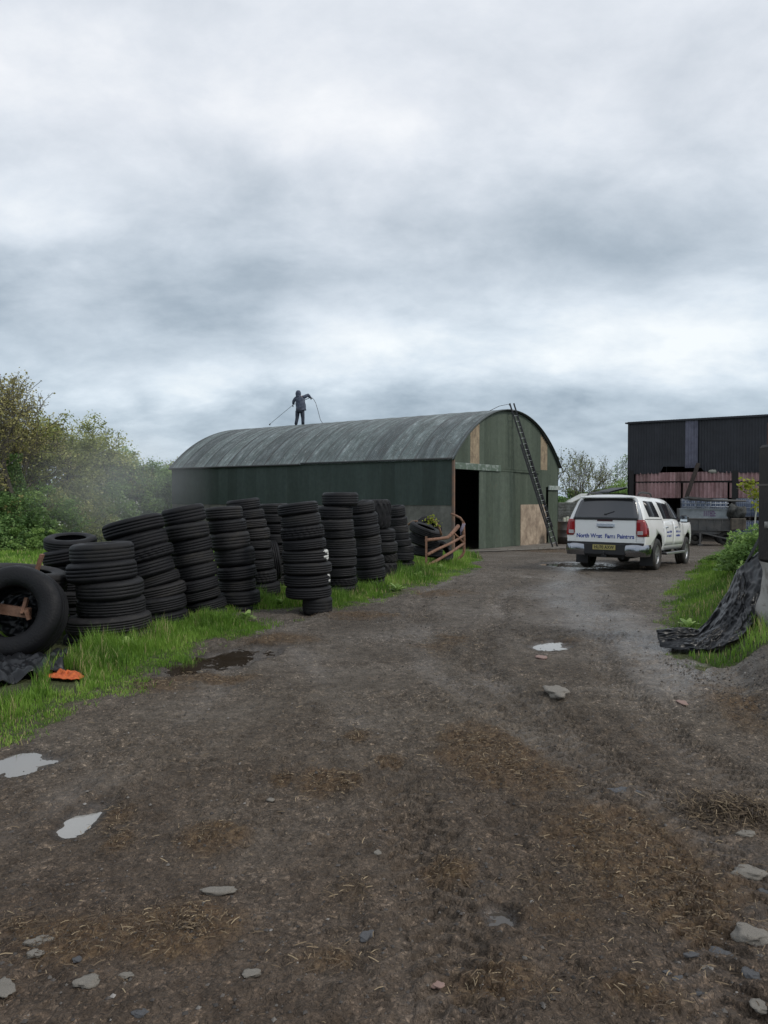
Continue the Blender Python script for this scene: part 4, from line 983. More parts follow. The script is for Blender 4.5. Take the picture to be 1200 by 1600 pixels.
    for r_ in range(6):
        for j in range(5): mb.face((r_*6+j, r_*6+j+1, (r_+1)*6+j+1, (r_+1)*6+j), 0, True)
    mb.face((0, 1, 2, 3, 4, 5)); mb.face([36+j for j in range(6)][::-1])
    tl = mb.build('tail_lamp', redl, truck, fix=True)
    mb = MB(); mb.box((.080, s_*.80, .91), (.02, .12, .085), bev=.008); mb.build('lamp_lens', clearl, tl)
    mb = MB(); mb.box((.128, s_*.79, .73), (.05, .15, .13), bev=.008); mb.build('corner_panel', white, truck)
    # chrome bumper ends
    mb = MB()
    for r_, (z_, o_) in enumerate([(.37, .04), (.44, .0), (.50, -.015), (.60, .0), (.64, .02)]):
        for (x_, y_) in ((.06+o_, .47), (.02+o_, .70), (.05+o_, .86-o_*.5), (.16, .945-o_*.5), (.50, .945-o_*.5)): mb.v.append(Vector((x_, s_*y_, z_)))
    for r_ in range(4):
        for j in range(4): mb.face((r_*5+j, r_*5+j+1, (r_+1)*5+j+1, (r_+1)*5+j), 0, True)
    mb.build('bumper_corner', mat('bumper_chrome', (.34, .35, .38), .2, metal=1.0), truck, fix=True)
    mb = MB(); mb.box((5.12, s_*.66, .93), (.16, .34, .14), bev=.04); mb.build('headlamp', clearl, truck)
# tailgate with its fittings (flat panel, slightly proud)
mb = MB(); mb.box((.094, 0, .935), (.03, 1.42, .53), bev=.012); tg = mb.build('tailgate', white, truck)
mb = MB(); mb.box((.070, -.02, 1.075), (.03, .42, .075), bev=.02); hn = mb.build('tailgate_handle', chrome, tg)
mb = MB(); mb.box((.075, -.02, 1.03), (.02, .34, .03)); mb.build('handle_recess', blackp, hn)
mb = MB(); mb.box((.075, 0, 1.185), (.03, .36, .035), bev=.008); mb.build('high_brake_lamp', mat('brake_dark_red', (.06, .012, .016), .3), tg)
# canopy rear door glass, leaning forward
mb = MB()
def rg_(u, v):
    z_ = 1.225+(1.70-1.225)*v; w = float(np.interp(z_, [1.225, 1.30, 1.62, 1.67, 1.70], [.745, .745, .655, .62, .55])); y_ = (-1+2*u)*w
    return (.082+(z_-1.2)*.38-.012*(1-abs(-1+2*u)**2.0)*2, y_, z_)
mb.grid(rg_, 14, 10); b = len(mb.v); mb.grid(lambda u, v: tuple(Vector(rg_(u, v))+Vector((.05, 0, 0))), 14, 10)
for i in range(14): mb.face((i*11, (i+1)*11, b+(i+1)*11, b+i*11)); mb.face((i*11+10, (i+1)*11+10, b+(i+1)*11+10, b+i*11+10))
for j in range(10): mb.face((j, j+1, b+j+1, b+j)); mb.face((14*11+j, 14*11+j+1, b+14*11+j+1, b+14*11+j))
rgl = mb.build('canopy_rear_window', mat('rear_glass', (.024, .026, .033), .12, spec=1.0), truck, fix=True)
mb = MB(); mb.box((.072, 0, 1.225), (.035, 1.50, .05), bev=.01); mb.build('window_frame', blackp, rgl)
mb = MB(); mb.bar((.10, -.02, 1.335), (.13, -.20, 1.40), .018, .015); mb.box((.10, -.0, 1.33), (.03, .05, .03)); mb.build('wiper', blackp, rgl)
mb = MB(); mb.box((.30, 0, 1.728), (.30, 1.24, .035), bev=.015); mb.build('rear_spoiler', white, truck)
# bumper, plate
mb = MB(); mb.box((.14, 0, .655), (.18, 1.78, .055), bev=.015); mb.box((.12, 0, .52), (.16, .97, .27), bev=.02); mb.box((.4, 0, .42), (.5, 1.5, .1)); mb.build('rear_bumper', blackp, truck)
mb = MB(); mb.box((.032, 0, .565), (.012, .53, .115)); npl = mb.build('number_plate', plateY, truck)
mb = MB(); mb.box((2.4, 0, .40), (3.9, 1.0, .18)); mb.box((1.25, 0, .39), (.12, 1.3, .14)); mb.tube([(.3, -.35, .33), (.9, -.35, .33)], .04, 10)
mb.build('chassis', blackp, truck)
mb = MB(); mb.box((.1, 0, .36), (.2, .12, .06)); mb.tube([(.0, 0, .36), (.0, 0, .42)], .018, 8); mb.lathe([(.001, .47), (.02, .465), (.028, .445), (.02, .42), (.012, .41)], 12, c=(0, 0, 0)); mb.build('tow_hitch', blackp, truck)
# windscreen
mb = MB()
mb.grid(lambda u, v: (3.05+.80*v+.012, (-1+2*u)*(.50+.14*v), 1.745-.50*v+.02), 8, 6); mb.build('windscreen', glassm, truck)
def text(name, s, size, loc, rot, mat_, parent, ext=.002, width=None, bold=0.0):
    cu = bpy.data.curves.new(name, 'FONT'); cu.body = s; cu.size = size; cu.extrude = ext; cu.align_x = 'CENTER'; cu.align_y = 'CENTER'; cu.offset = bold
    o = bpy.data.objects.new(name, cu); COL.objects.link(o); dg = bpy.context.evaluated_depsgraph_get(); dg.update()
    me = bpy.data.meshes.new_from_object(o.evaluated_get(dg)); bpy.data.objects.remove(o, do_unlink=True); me.materials.clear()
    ob = link(name, me, mat_, parent)
    xs = [v.co.x for v in me.vertices]; w = max(xs)-min(xs)
    ob.location = loc; ob.rotation_euler = rot
    if width: ob.scale = (width/w, 1, 1)
    return ob
RB = (R(90), 0, R(-90))
text('lettering', 'North West  Farm Painters', .135, (.0765, .0, .82), RB, decal, tg, width=1.34, bold=.0035)
text('plate_lettering', 'HU70 AXW', .105, (.0245, 0, .563), RB, mat('plate_black', (.02, .02, .02), .6), npl, width=.46, bold=.002)
# two short lines of blurred blue lettering on each door: unreadable marks only
random.seed(9)
for d_, x0_, w_ in ((bpy.data.objects['rear_door'], 2.02, .48), (bpy.data.objects['front_door'], 2.98, .50)):
    mb = MB()
    for row, z_ in enumerate((.90, .80)):
        x_ = x0_
        while x_ < x0_+w_-(.06*row):
            lw = random.choice((.022, .03, .038)); h_ = random.choice((.05, .05, .035))
            mb.box((x_, -(hwz(z_)+.0115), z_+h_/2), (.008, .004, h_)); mb.box((x_+lw*.5, -(hwz(z_)+.0113), z_+random.choice((0, .024, h_))), (lw, .004, .009))
            if random.random() < .6: mb.box((x_+lw, -(hwz(z_)+.0116), z_+h_/2), (.008, .004, h_))
            x_ += lw+.026
    mb.build('lettering', decal, d_)
# ------------------------------------------------------------------ dark shed on the right
shp = Vector((14.55, 43.5, 0)); shd = Vector((17.6-14.55+5.0, -(3.2), 0)).normalized()
S0 = at(981, 662, 43.5); S1 = at(1200, 650, 39.3); dsh = (S1-S0); dsh.z = 0; LS = dsh.length; dsh.normalize()
ztop = S0.z
shed = empty('shed', (S0.x, S0.y, 0), math.atan2(dsh.y, dsh.x), 'black corrugated shed with a pale vertical sheet and rusty lower cladding', 'shed')
# local x along the front to the right, y to the back
FL = LS+20.0; SG = -.95  # front lengthened out of view to darken reflections in the truck's side windows
def sx_of(px):
    k = (px-600)/F; return (k*S0.y-S0.x)/(dsh.x-k*dsh.y)
def sz_of(px, py):
    s = sx_of(px); Y = S0.y+dsh.y*s; return CAM_Z+at(px, py, Y).z-CAM_Z
blk = mat('shed_black', (.014, .015, .020), .55, col2=(.024, .025, .032), vscale=.8, var=.3)
mb = MB(); ev = S0.z
def lowedge(s):
    return float(np.interp(s, [0, sx_of(1030), sx_of(1036), sx_of(1068), sx_of(1095), sx_of(1100), sx_of(1145), FL], [sz_of(990, 741), sz_of(1030, 740), sz_of(1036, 729), sz_of(1066, 729), sz_of(1092, 731), sz_of(1100, 737), sz_of(1145, 739), sz_of(1195, 739)]))
corr_sheet(mb, (0, 0, 0), X, FL, lowedge, lambda s: ev+(S1.z-S0.z)/LS*s, Yv, pitch=.15, amp=.018)
mb.build('upper_cladding', blk, shed)
mb = MB(); a = sx_of(1070); b_ = sx_of(1090)
corr_sheet(mb, (a, -.05, 0), X, b_-a, lambda s: sz_of(1080, 731), lambda s: ev-.03, Yv, pitch=.15, amp=.022)
mb.build('pale_sheet', mat('weathered_lilac_sheet', (.13, .13, .175), .5, col2=(.085, .085, .12), vscale=2.2, var=.2), shed)
def rusty(nm, c1, c2): return paint(nm, c1, c2, (.36, .28, .27), rust=.4)
rs = rusty('rust_sheet', (.24, .13, .125), (.42, .27, .26))
for (p0_, p1_, z0p, z1p, yo) in ((992, 1144, 752.5, 739, .05), (1151, 1190, 752.5, 738, .05), (992, 1063, 778, 754.5, .06), (1066, 1136, 778, 754.5, .06), (1139, 1144, 778, 754.5, .06), (1151, 1230, 778, 754.5, .06)):
    a, b_ = sx_of(p0_), (sx_of(p1_) if p1_ < 1190 else FL-.2); mb = MB(); zl, zh = sz_of(p0_, z0p), sz_of(p0_, z1p)
    corr_sheet(mb, (a, yo, 0), X, b_-a, lambda s: zl, lambda s: zh, Yv, pitch=.21, amp=.055); mb.build('rusty_cladding', rs, shed)
mb = MB()
for px in (986, 1148, 1225): s = sx_of(px); mb.box((s, .1, (SG+sz_of(px, 735))/2), (.28, .25, sz_of(px, 735)-SG))
mb.box((FL/2, .12, sz_of(1060, 753.5)), (FL, .1, .06)); mb.box((FL*.5+4, .25, (SG+sz_of(1060, 778))/2), (FL-9, .12, sz_of(1060, 778)-SG)); mb.build('frame_posts', mat('shed_frame', (.022, .02, .02), .8), shed)
DP = 9.0
mb = MB(); corr_sheet(mb, (0, 0, 0), Yv, DP, lambda s: SG, lambda s: ev-.01, X, pitch=.15, amp=.018); corr_sheet(mb, (FL, 0, 0), Yv, DP, lambda s: SG, lambda s: ev+.4, X, pitch=.15, amp=.018)
corr_sheet(mb, (0, DP, 0), X, FL, lambda s: SG, lambda s: ev, Yv, pitch=.15, amp=.018); mb.build('side_walls', blk, shed)
mb = MB(); sl = (S1.z-S0.z)/LS*FL
mb.v += [Vector(p) for p in ((-.12, -.15, ev+.06), (FL+.1, -.15, ev+.06+sl), (FL+.1, DP+.1, ev+.4+sl), (-.12, DP+.1, ev+.4), (-.12, -.15, ev-.02), (FL+.1, -.15, ev-.02+sl), (FL+.1, DP+.1, ev+.3+sl), (-.12, DP+.1, ev+.3))]
for f in ((0, 1, 2, 3), (7, 6, 5, 4), (0, 4, 5, 1), (1, 5, 6, 2), (2, 6, 7, 3), (3, 7, 4, 0)): mb.face(f)
mb.build('roof', blk, shed)
mb = MB()
corr_sheet(mb, (0, -.10, 0), X, FL, lambda s: ev-.0+sl*s/FL, lambda s: ev+.09+sl*s/FL, Yv, pitch=.15, amp=.03); mb.build('roof_edge', blk, shed)
# pale bags in the gap under the cladding, leaning timber
c = at(1122, 737, 41.0)
mb = MB(); mb.lathe([(.001, .28), (.25, .25), (.55, .12), (.62, 0), (.5, -.12), (.001, -.16)], 18, c=(0, 0, 0)); o = mb.build('sack', mat('pale_sack', (.34, .33, .28), .8)); o.location = c; o.scale = (.95, .5, .8)
tag(o, 'pale bulging sack lodged in the gap under the black cladding', 'sack')
mb = MB(); a = gpt(1070, 850); A_ = at(1073, 776, 41.0); B_ = at(1091, 724, 40.9); D_ = (A_-B_); foot_ = B_+D_*((B_.z-(-.9))/(B_.z-A_.z)); mb.bar(foot_, B_, .32, .16)
tag(mb.build('leaning_timber', mat('old_timber', (.045, .035, .03), .85, col2=(.08, .06, .05), vscale=5)), 'dark timber baulk leaning against the black shed', 'timber')
# low dark lean-to left of the shed
mb = MB(); a, b_ = at(952, 768, 44.5), at(984, 761, 44.0); L0 = a
lt = empty('lean_to', (a.x, a.y, 0), 0, 'low black lean-to roof against the left end of the dark shed', 'lean-to')
mb.v += [Vector((0, 0, a.z)), Vector((b_.x-a.x, 0, b_.z)), Vector((b_.x-a.x, 3, b_.z)), Vector((0, 3, a.z)), Vector((0, 0, a.z-.1)), Vector((b_.x-a.x, 0, b_.z-.1)), Vector((b_.x-a.x, 3, b_.z-.1)), Vector((0, 3, a.z-.1))]
for f in ((0, 1, 2, 3), (7, 6, 5, 4), (0, 4, 5, 1), (1, 5, 6, 2), (2, 6, 7, 3), (3, 7, 4, 0)): mb.face(f)
mb.build('roof', blk, lt); mb = MB(); w_ = b_.x-a.x; mb.box((w_/2, 1.5, (a.z-.1+SG)/2), (w_*.98, 2.9, a.z-.12-SG)); mb.build('wall', mat('leanto_wall', (.05, .045, .04), .9), lt)

# IBC tanks behind the trailer
ibcp = mat('tank_plastic', (.10, .13, .20), .45, col2=(.06, .085, .15), vscale=1.5, var=.2); cage = mat('cage_galv', (.36, .39, .44), .45, metal=.5)
def ibc():
    r = empty('water_tank', (0, 0, 0), 0, 'x', 'water tank', 'caged blue tanks along the rusty cladding')
    mb = MB(); mb.box((0, 0, .62), (1.08, .92, .92), bev=.09); mb.cyl((0, 0, 1.1), .12, .06); mb.build('tank', ibcp, r)
    mb = MB()
    for z_ in (.2, .42, .66, .90, 1.12):
        pts = [(-.57, -.49, z_), (.57, -.49, z_), (.57, .49, z_), (-.57, .49, z_), (-.57, -.49, z_)]; mb.tube(pts, .012, 5)
    for i in range(9):
        x_ = -.57+i*.1425; mb.tube([(x_, -.49, .16), (x_, -.49, 1.12)], .010, 5); mb.tube([(x_, .49, .16), (x_, .49, 1.12)], .010, 5)
    for i in range(5):
        y_ = -.49+i*.245; mb.tube([(-.57, y_, .16), (-.57, y_, 1.12)], .010, 5); mb.tube([(.57, y_, .16), (.57, y_, 1.12)], .010, 5)
    mb.build('cage', cage, r)
    mb = MB(); mb.box((0, 0, .14), (1.16, .98, .03))
    for x_ in (-.5, 0, .5):
        for y_ in (-.42, 0, .42): mb.box((x_, y_, .06), (.12, .12, .12))
    mb.build('pallet_base', mat('pallet_dark', (.05, .04, .035), .9) if 'pallet_dark' not in MATS else MATS['pallet_dark'], r)
    return r
ib0 = ibc()
def copy_thing(o, label=None):
    c = o.copy(); COL.objects.link(c)
    if label: c['label'] = label
    for ch in o.children:
        d = ch.copy(); COL.objects.link(d); d.parent = c
        for g2 in ch.children: e = g2.copy(); COL.objects.link(e); e.parent = d
    return c
IB = [(1163, 'bottom'), (1183, 'bottom'), (1143, 'bottom'), (1163, 'top'), (1183, 'top'), (1100, 'top'), (1123, 'top'), (1078, 'top'), (1100, 'bottom'), (1078, 'bottom')]
ibl = ['caged blue tank on the ground right of the trailer', 'caged blue tank on the ground beside the dark gate post', 'caged blue tank half hidden behind the drum end of the trailer', 'upper caged blue tank right of the trailer', 'upper caged blue tank behind the yellow-leaved sapling',
       'upper caged tank behind the middle of the trailer', 'upper caged tank behind the right half of the trailer', 'upper caged tank behind the left end of the trailer', 'lower caged tank hidden behind the middle of the trailer', 'lower caged tank hidden behind the left end of the trailer']
for i, (px, lv) in enumerate(IB):
    o = ib0 if i == 0 else copy_thing(ib0)
    Yb = 40.0-(px-1078)*.012; p = at(px, 800, Yb); o['label'] = ibl[i]
    if lv == 'bottom' and px < 1140: continue
    o.location = (p.x, p.y, gz(p.x, p.y)+(1.16 if lv == 'top' else 0)); o.rotation_euler = (0, 0, math.atan2(dsh.y, dsh.x)); o.scale = (.62 if px > 1140 else .68, .7, .98)
for o in [o for o in list(bpy.data.objects) if o.name.startswith('water_tank') and o.get('label', '').startswith('lower')]:
    for ch in list(o.children): bpy.data.objects.remove(ch, do_unlink=True)
    bpy.data.objects.remove(o, do_unlink=True)

# trailer
tY = 34.5; A_ = at(1062, 800, tY+.7); B_ = at(1146, 800, tY); tz = gz(B_.x, B_.y); TL = (B_-A_).length; ang = math.atan2(B_.y-A_.y, B_.x-A_.x)
tlr = empty('trailer', (A_.x, A_.y, tz), ang, 'grey galvanised tipping trailer with a purple emblem, parked before the black shed', 'trailer')
zt = at(1100, 795.5, tY).z-tz; zm = at(1100, 811, tY).z-tz; zb = at(1100, 829, tY).z-tz; zw = at(1100, 838, tY).z-tz
gs = mat('trailer_steel', (.29, .32, .34), .5, metal=.1, col2=(.20, .22, .235), vscale=1.5, var=.2); gs2 = mat('trailer_steel_dark', (.085, .085, .085), .65, col2=(.13, .12, .11), vscale=2, var=.2)
mb = MB(); mb.box((TL/2, 0, (zt+zm)/2), (TL, .05, zt-zm)); mb.box((TL/2, -.03, zt), (TL+.04, .09, .05)); mb.box((TL-.55, -.03, (zt+zm)/2), (.03, .03, zt-zm)); mb.build('upper_side', gs, tlr)
mb = MB(); mb.box((TL/2, .02, (zm+zb)/2), (TL, .05, zm-zb)); mb.box((TL/2, -.02, zm), (TL+.02, .08, .05))
for k in range(7): mb.box((.2+k*TL/7, -.02, (zm+zb)/2), (.04, .05, zm-zb-.06))
mb.build('lower_side', gs2, tlr)
mb = MB(); mb.box((TL/2, 1.6, (zt+zb)/2), (TL, .05, zt-zb)); mb.box((.03, .8, (zt+zb)/2), (.05, 1.6, zt-zb)); mb.box((TL-.03, .8, (zt+zb)/2-.1), (.05, 1.6, zt-zb-.2)); mb.box((TL/2, .8, zb), (TL, 1.6, .06)); mb.build('body_box', gs2, tlr)
mb = MB(); mb.box((TL/2, .1, zb-.12), (TL+.5, .12, .14)); mb.box((TL/2, 1.4, zb-.12), (TL, .12, .14)); mb.bar((1.0, -.1, zb-.12), (2.1, -.35, zb-.38), .10, .06); mb.box((.9, -.15, .28), (.07, .07, .58)); mb.box((.9, -.15, .03), (.2, .2, .05)); mb.build('chassis', gs2, tlr)
for x_ in (TL*.86, TL*.30):
    for y_ in (.1, 1.5):
        mb = MB(); mb.lathe([(.16, -.1), (.26, -.12), (.33, -.1), (.34, 0), (.33, .1), (.26, .12), (.16, .1), (.12, .02), (.001, .02)], 24, 'Y', c=(x_, y_, .34)); mb.build('wheel', wheelr, tlr)
mb = MB(); mb.box((TL*.86, -.05, .72), (.75, .3, .04)); mb.build('mudguard', gs2, tlr)
random.seed(5); mb = MB()
for k in range(6):
    x_ = TL*.46+k*.085; mb.box((x_, -.028, zm+.25), (.035, .006, .26))
    if k > 2: mb.box((x_+.03, -.029, zm+.36-.1*(k % 2)), (.09, .006, .04)); mb.box((x_+.03, -.029, zm+.14), (.09, .006, .035))
mb.build('emblem', mat('purple_emblem', (.12, .06, .15), .6), tlr)
# load standing in the trailer: frame and rolled netting
mb = MB()
for k in range(9): mb.tube([(.3+k*.22, .4, zt-.1), (.3+k*.22, .4, zt+.38)], .02, 5)
for z_ in (zt+.1, zt+.26, zt+.4): mb.tube([(.2, .4, z_), (2.2, .4, z_)], .022, 5)
o = mb.build('metal_hurdle', cage); o.location = tlr.location; o.rotation_euler = (0, 0, ang); tag(o, 'grey metal hurdle standing inside the trailer', 'hurdle')
mb = MB(); mb.tube([(.2, .2, zt+.50), (1.2, .15, zt+.42), (2.9, .1, zt+.38)], [.05, .07, .04], 8); mb.box((.9, .3, zt+.50), (1.1, .5, .09), Matrix.Rotation(.1, 3, 'Y'))
o = mb.build('boards', gs2); o.location = tlr.location; o.rotation_euler = (0, 0, ang); tag(o, 'grey boards and pole lying across the top of the trailer', 'boards')
mb = MB(); mb.lathe([(.05, -.50), (.22, -.48), (.27, -.40), (.27, -.18), (.23, -.14), (.28, -.08), (.29, .16), (.24, .2), (.28, .26), (.26, .42), (.2, .48), (.05, .5)], 26, 'X', fn=lambda i, j, r, z: (r*(1+.22*math.sin(i*.9+j)+.12*math.sin(i*1.9+z*9)), z))
mb.box((.05, .1, -.22), (.8, .25, .45), bev=.08)
o = mb.build('netting_roll', mat('dark_netting', (.030, .032, .030), .8, col2=(.065, .065, .06), vscale=9)); o.location = at(1151, 800, tY-.1); o.rotation_euler = (0, .25, ang); o.scale = (.8, .8, 1.0); tag(o, 'dark bundle of netting hung on the right end of the trailer', 'netting')
mb = MB(); mb.box((0, 0, 0), (.62, .5, .55), bev=.02); mb.box((.18, -.26, 0), (.03, .03, .5)); o = mb.build('wooden_crate', mat('crate_wood', (.13, .11, .085), .85, col2=(.07, .06, .05), vscale=4)); o.location = at(1153, 819, tY-.2); o.rotation_euler = (0, 0, ang); tag(o, 'weathered wooden box below the netting roll at the trailer end', 'box')
mb = MB(); p = gpt(1163, 842); 
for k, dx in enumerate((0, .33)): mb.box((p.x+dx, p.y, gz(p.x, p.y)+.55), (.16, .14, 1.15), Matrix.Rotation(.06*(1-2*k), 3, 'Y'))
mb.box((p.x+.16, p.y-.02, gz(p.x, p.y)+1.1), (.55, .1, .1)); o = mb.build('timber_trestle', mat('trestle_wood', (.09, .075, .06), .85, col2=(.05, .04, .035), vscale=5)); tag(o, 'short weathered timber trestle at the right end of the trailer', 'trestle')

# barrel with plants at the barn's far corner, stone wall, pale hut
bp_ = at(882.5, 830, 36.2); bz = gz(bp_.x, bp_.y); bar = empty('barrel', (bp_.x, bp_.y, bz), 0, 'dark steel barrel beside the right corner of the green barn', 'barrel')
mb = MB(); mb.lathe([(.001, .02), (.29, .02), (.30, .0), (.30, .3), (.315, .31), (.30, .32), (.30, .60), (.315, .61), (.30, .62), (.30, .95), (.315, .97), (.29, .98), (.28, .90), (.001, .90)], 26); mb.build('drum', mat('barrel_dark', (.045, .04, .038), .6, col2=(.10, .085, .07), vscale=2.5), bar); bar.scale = (1.15, 1.15, 1.15)
mb = MB(); mb.box((0, 0, 0), (.12, .1, .22), bev=.02); mb.box((.16, .02, .03), (.14, .1, .26), bev=.03); o = mb.build('plastic_containers', mat('pale_plastic', (.55, .55, .45), .5)); o.location = (bp_.x-.02, bp_.y, bz+1.20); tag(o, 'two small pale plastic containers standing on the dark barrel', 'containers')
wl0, wl1 = at(866, 786, 52), at(968, 786, 50); wlb = -.9
def brickwall(name, a, b_, ztop_, mat_, lab):
    mb = MB(); L = (b_-a).length; n = int(L/.5)
    rr_ = random.Random(4)
    H_ = ztop_-wlb
    mb.box((L/2, 0, (ztop_+wlb)/2), (L, .35, H_-.05))
    z_ = wlb; 
    while z_ < ztop_:
        x_ = 0; h = rr_.uniform(.16, .24)
        while x_ < L:
            w = rr_.uniform(.25, .6); mb.box((x_+w/2, -.17, z_+h/2), (w-.03, .06+rr_.uniform(0, .04), h-.03), bev=.015); x_ += w
        z_ += h
    o = mb.build(name, mat_); o.location = (a.x, a.y, 0); o.rotation_euler = (0, 0, math.atan2(b_.y-a.y, b_.x-a.x)); tag(o, lab, 'wall')
brickwall('stone_wall', wl0, wl1, at(900, 787, 52).z+.0, mat('grey_stone', (.34, .34, .31), .9, col2=(.20, .20, .17), vscale=2.5, var=.4), 'low grey stone wall behind the barrel and the white truck')
hp = at(912, 790, 44); hp = at(919, 790, 55); ht = empty('hut', (hp.x, hp.y, -.85), R(0), 'small pale hut with a low pitched roof behind the white truck', 'hut')
pw = mat('hut_cream', (.42, .42, .36), .8); zr = at(915, 771, 55).z+.85; ze = at(915, 784, 55).z+.85
mb = MB(); mb.box((0, 1, ze/2), (2.0, 2, ze), taper=1); mb.build('wall', pw, ht)
mb = MB()
for s_ in (-1, 1):
    b = len(mb.v)
    for y_ in (-.15, 2.15):
        for q in ((0, zr), (s_*1.25, ze-.02), (s_*1.25, ze-.08), (0, zr-.07)): mb.v.append(Vector((q[0], y_, q[1])))
    for f in ((0, 1, 5, 4), (1, 2, 6, 5), (2, 3, 7, 6), (0, 3, 2, 1), (4, 5, 6, 7)): mb.face([b+i for i in f])
b = len(mb.v); mb.v += [Vector((-1.0, 0, ze-.03)), Vector((1.0, 0, ze-.03)), Vector((0, 0, zr-.07))]; mb.face((b, b+1, b+2))
mb.build('roof', mat('hut_roof_white', (.60, .60, .56), .6), ht, fix=True)

# ------------------------------------------------------------------ right foreground: gate post, black sheeting
gpx = at(1192, 1010, 7.9); gx, gy = 4.31, 7.9; g0 = gz(gx, gy)-.05
post = empty('gate_post', (gx, gy, g0), 0, 'dark timber gate post on a whitewashed stone foot at the right edge', 'gate post')
wh = mat('whitewash', (.40, .38, .35), .9, col2=(.20, .17, .14), vscale=7, thr=(.5, .68), bump=.6, bscale=18)
zs_ = at(1192, 880, 7.8).z-g0
mb = MB()
def pst(u, v):
    a = 2*math.pi*u; r = .205+.02*math.sin(v*6)+.012*math.sin(a*3+v*5); w = max(abs(math.cos(a)), abs(math.sin(a)))
    k = r/w**.8; k *= 1-.10*(1-v)*(1 if v < .5 else 1)+.03*math.sin(v*17+a); return (k*math.cos(a), k*math.sin(a), zs_*v)
mb.grid(pst, 32, 14, flip=False); mb.build('stone_foot', wh, post, fix=True)
zt_ = at(1192, 693, 7.8).z-g0; tz_ = at(1192, 665, 7.8).z-g0
tim = mat('post_timber', (.016, .013, .012), .75, col2=(.032, .025, .021), vscale=3, var=.3, bump=.4)
mb = MB(); mb.box((.0, 0, (zs_+zt_)/2), (.42, .36, zt_-zs_), bev=.03); mb.build('timber', tim, post)
mb = MB(); mb.box((.06, 0, zt_+.1), (.40, .3, tz_-zt_+.12), bev=.02); mb.build('iron_cap', mat('post_rust', (.10, .045, .03), .8, col2=(.05, .035, .03), vscale=6), post)
for zz_, nm in ((at(1190, 821, 7.7).z-g0, 'hinge_pin'),):
    mb = MB(); mb.tube([(-.25, -.05, zz_), (.0, -.19, zz_)], .035, 8); mb.box((-.2, -.1, zz_), (.08, .12, .06)); mb.build(nm, mat('hinge_pale', (.25, .24, .22), .6), post)
mb = MB()
zz_ = at(1190, 757, 7.7).z-g0; mb.box((0, 0, zz_), (.43, .37, .02)); mb.build('band', mat('band_rust', (.10, .085, .075), .7), post)
# wall stub behind, hidden under the sheeting, keeps the sheeting up
mb = MB(); wx0 = 3.75
mb.box((4.95, 8.5, gz(4.9, 8.5)+.10), (1.2, .4, .50), bev=.05); mb.box((5.2, 8.9, gz(5.2, 8.9)+.15), (1.0, .4, .6), bev=.06)
tag(mb.build('block_wall', mat('dark_blocks', (.045, .04, .036), .9, bump=.5)), 'dark block wall stub under the black plastic sheeting by the gate post', 'wall')
sheetm = mat('black_plastic_sheet', (.008, .009, .011), .33, spec=.35, col2=(.013, .014, .017), vscale=3, thr=(.5, .75))
top_l = [(1025, 984, 7.95), (1062, 981, 8.05), (1090, 984, 8.15), (1104, 972, 8.3), (1122, 946, 8.5), (1136, 925, 8.6), (1146, 902, 8.8), (1152, 890, 8.9), (1168, 876, 8.9), (1186, 862, 8.8), (1215, 845, 8.7)]
bot_l = [(1032, 1012, 7.75), (1062, 1017, 7.62), (1086, 1017, 7.58), (1106, 1014, 7.6), (1128, 1010, 7.62), (1146, 1004, 7.66), (1160, 1000, 7.7), (1170, 998, 7.8), (1182, 996, 8.0), (1196, 994, 8.1), (1225, 990, 8.15)]
def lerpl(L, u):
    k = u*(len(L)-1); i = min(int(k), len(L)-2); f = k-i
    return at(*[L[i][j]*(1-f)+L[i+1][j]*f for j in range(3)])
def sht(u, v):
    a, b_ = lerpl(bot_l, u), lerpl(top_l, u)
    p = a.lerp(b_, v)
    q_ = 3*abs(math.sin((u*1.6-v*.55)*5+.8*math.sin(v*3+u*4)))**.7-1.5; fold = .6*q_+.22*math.sin(u*19-v*11+2*math.sin(v*5))+.08*math.sin(u*41+v*23+3)
    nz = fbm(np.array(u*14+v*5), np.array(v*9-u*9), 4, 77)
    amp = .045*min(1, u*6+.25)*(1 if 0 < v < 1 else .6)
    # bulge out over the blocks at the right, sag between ridges
    bul = .18*math.sin(math.pi*min(v, 1))*sstep(.4, .8, np.array(u))
    rg2 = abs(float(fbm(np.array(u*11-v*4), np.array(v*7+u*6), 3, 41))); rg3 = abs(float(fbm(np.array(u*26+v*9), np.array(v*17-u*8), 2, 43)))
    fold = fold+1.3*(.35-rg2)+.45*(.3-rg3)
    p = p+Vector((-.3*amp*fold, -(amp*fold+bul*.6+nz*.025), .5*amp*fold+nz*.015))
    p.z = max(p.z, gz(p.x, p.y)+.055)
    return p
mb = MB(); mb.grid(sht, 150, 60)
o = mb.build('plastic_sheet', sheetm); so_ = o.modifiers.new('t', 'SOLIDIFY'); so_.thickness = .004; tag(o, 'crumpled black plastic sheeting draped down the right bank beside the gate post', 'plastic sheet')
# second fold of sheeting up the bank, with a strut
def sh2(u, v):
    a = at(1150+u*56, 930-u*30, 8.5); b_ = at(1160+u*50, 880-u*18, 9.1); p = a.lerp(b_, v)
    p.y += .05*math.sin(u*22+v*6)+.04*math.sin(v*17+u*9); p.z += .05*math.sin(u*15+v*8)+.12*math.sin(math.pi*v)*.4; return p
mb = MB(); mb.bar(at(1166, 880, 8.9), at(1195, 826, 8.7), .035, .02); tag(mb.build('strut', mat('strut_grey', (.07, .075, .075), .6)), 'thin grey strut sloping up to the gate post above the sheeting', 'strut')

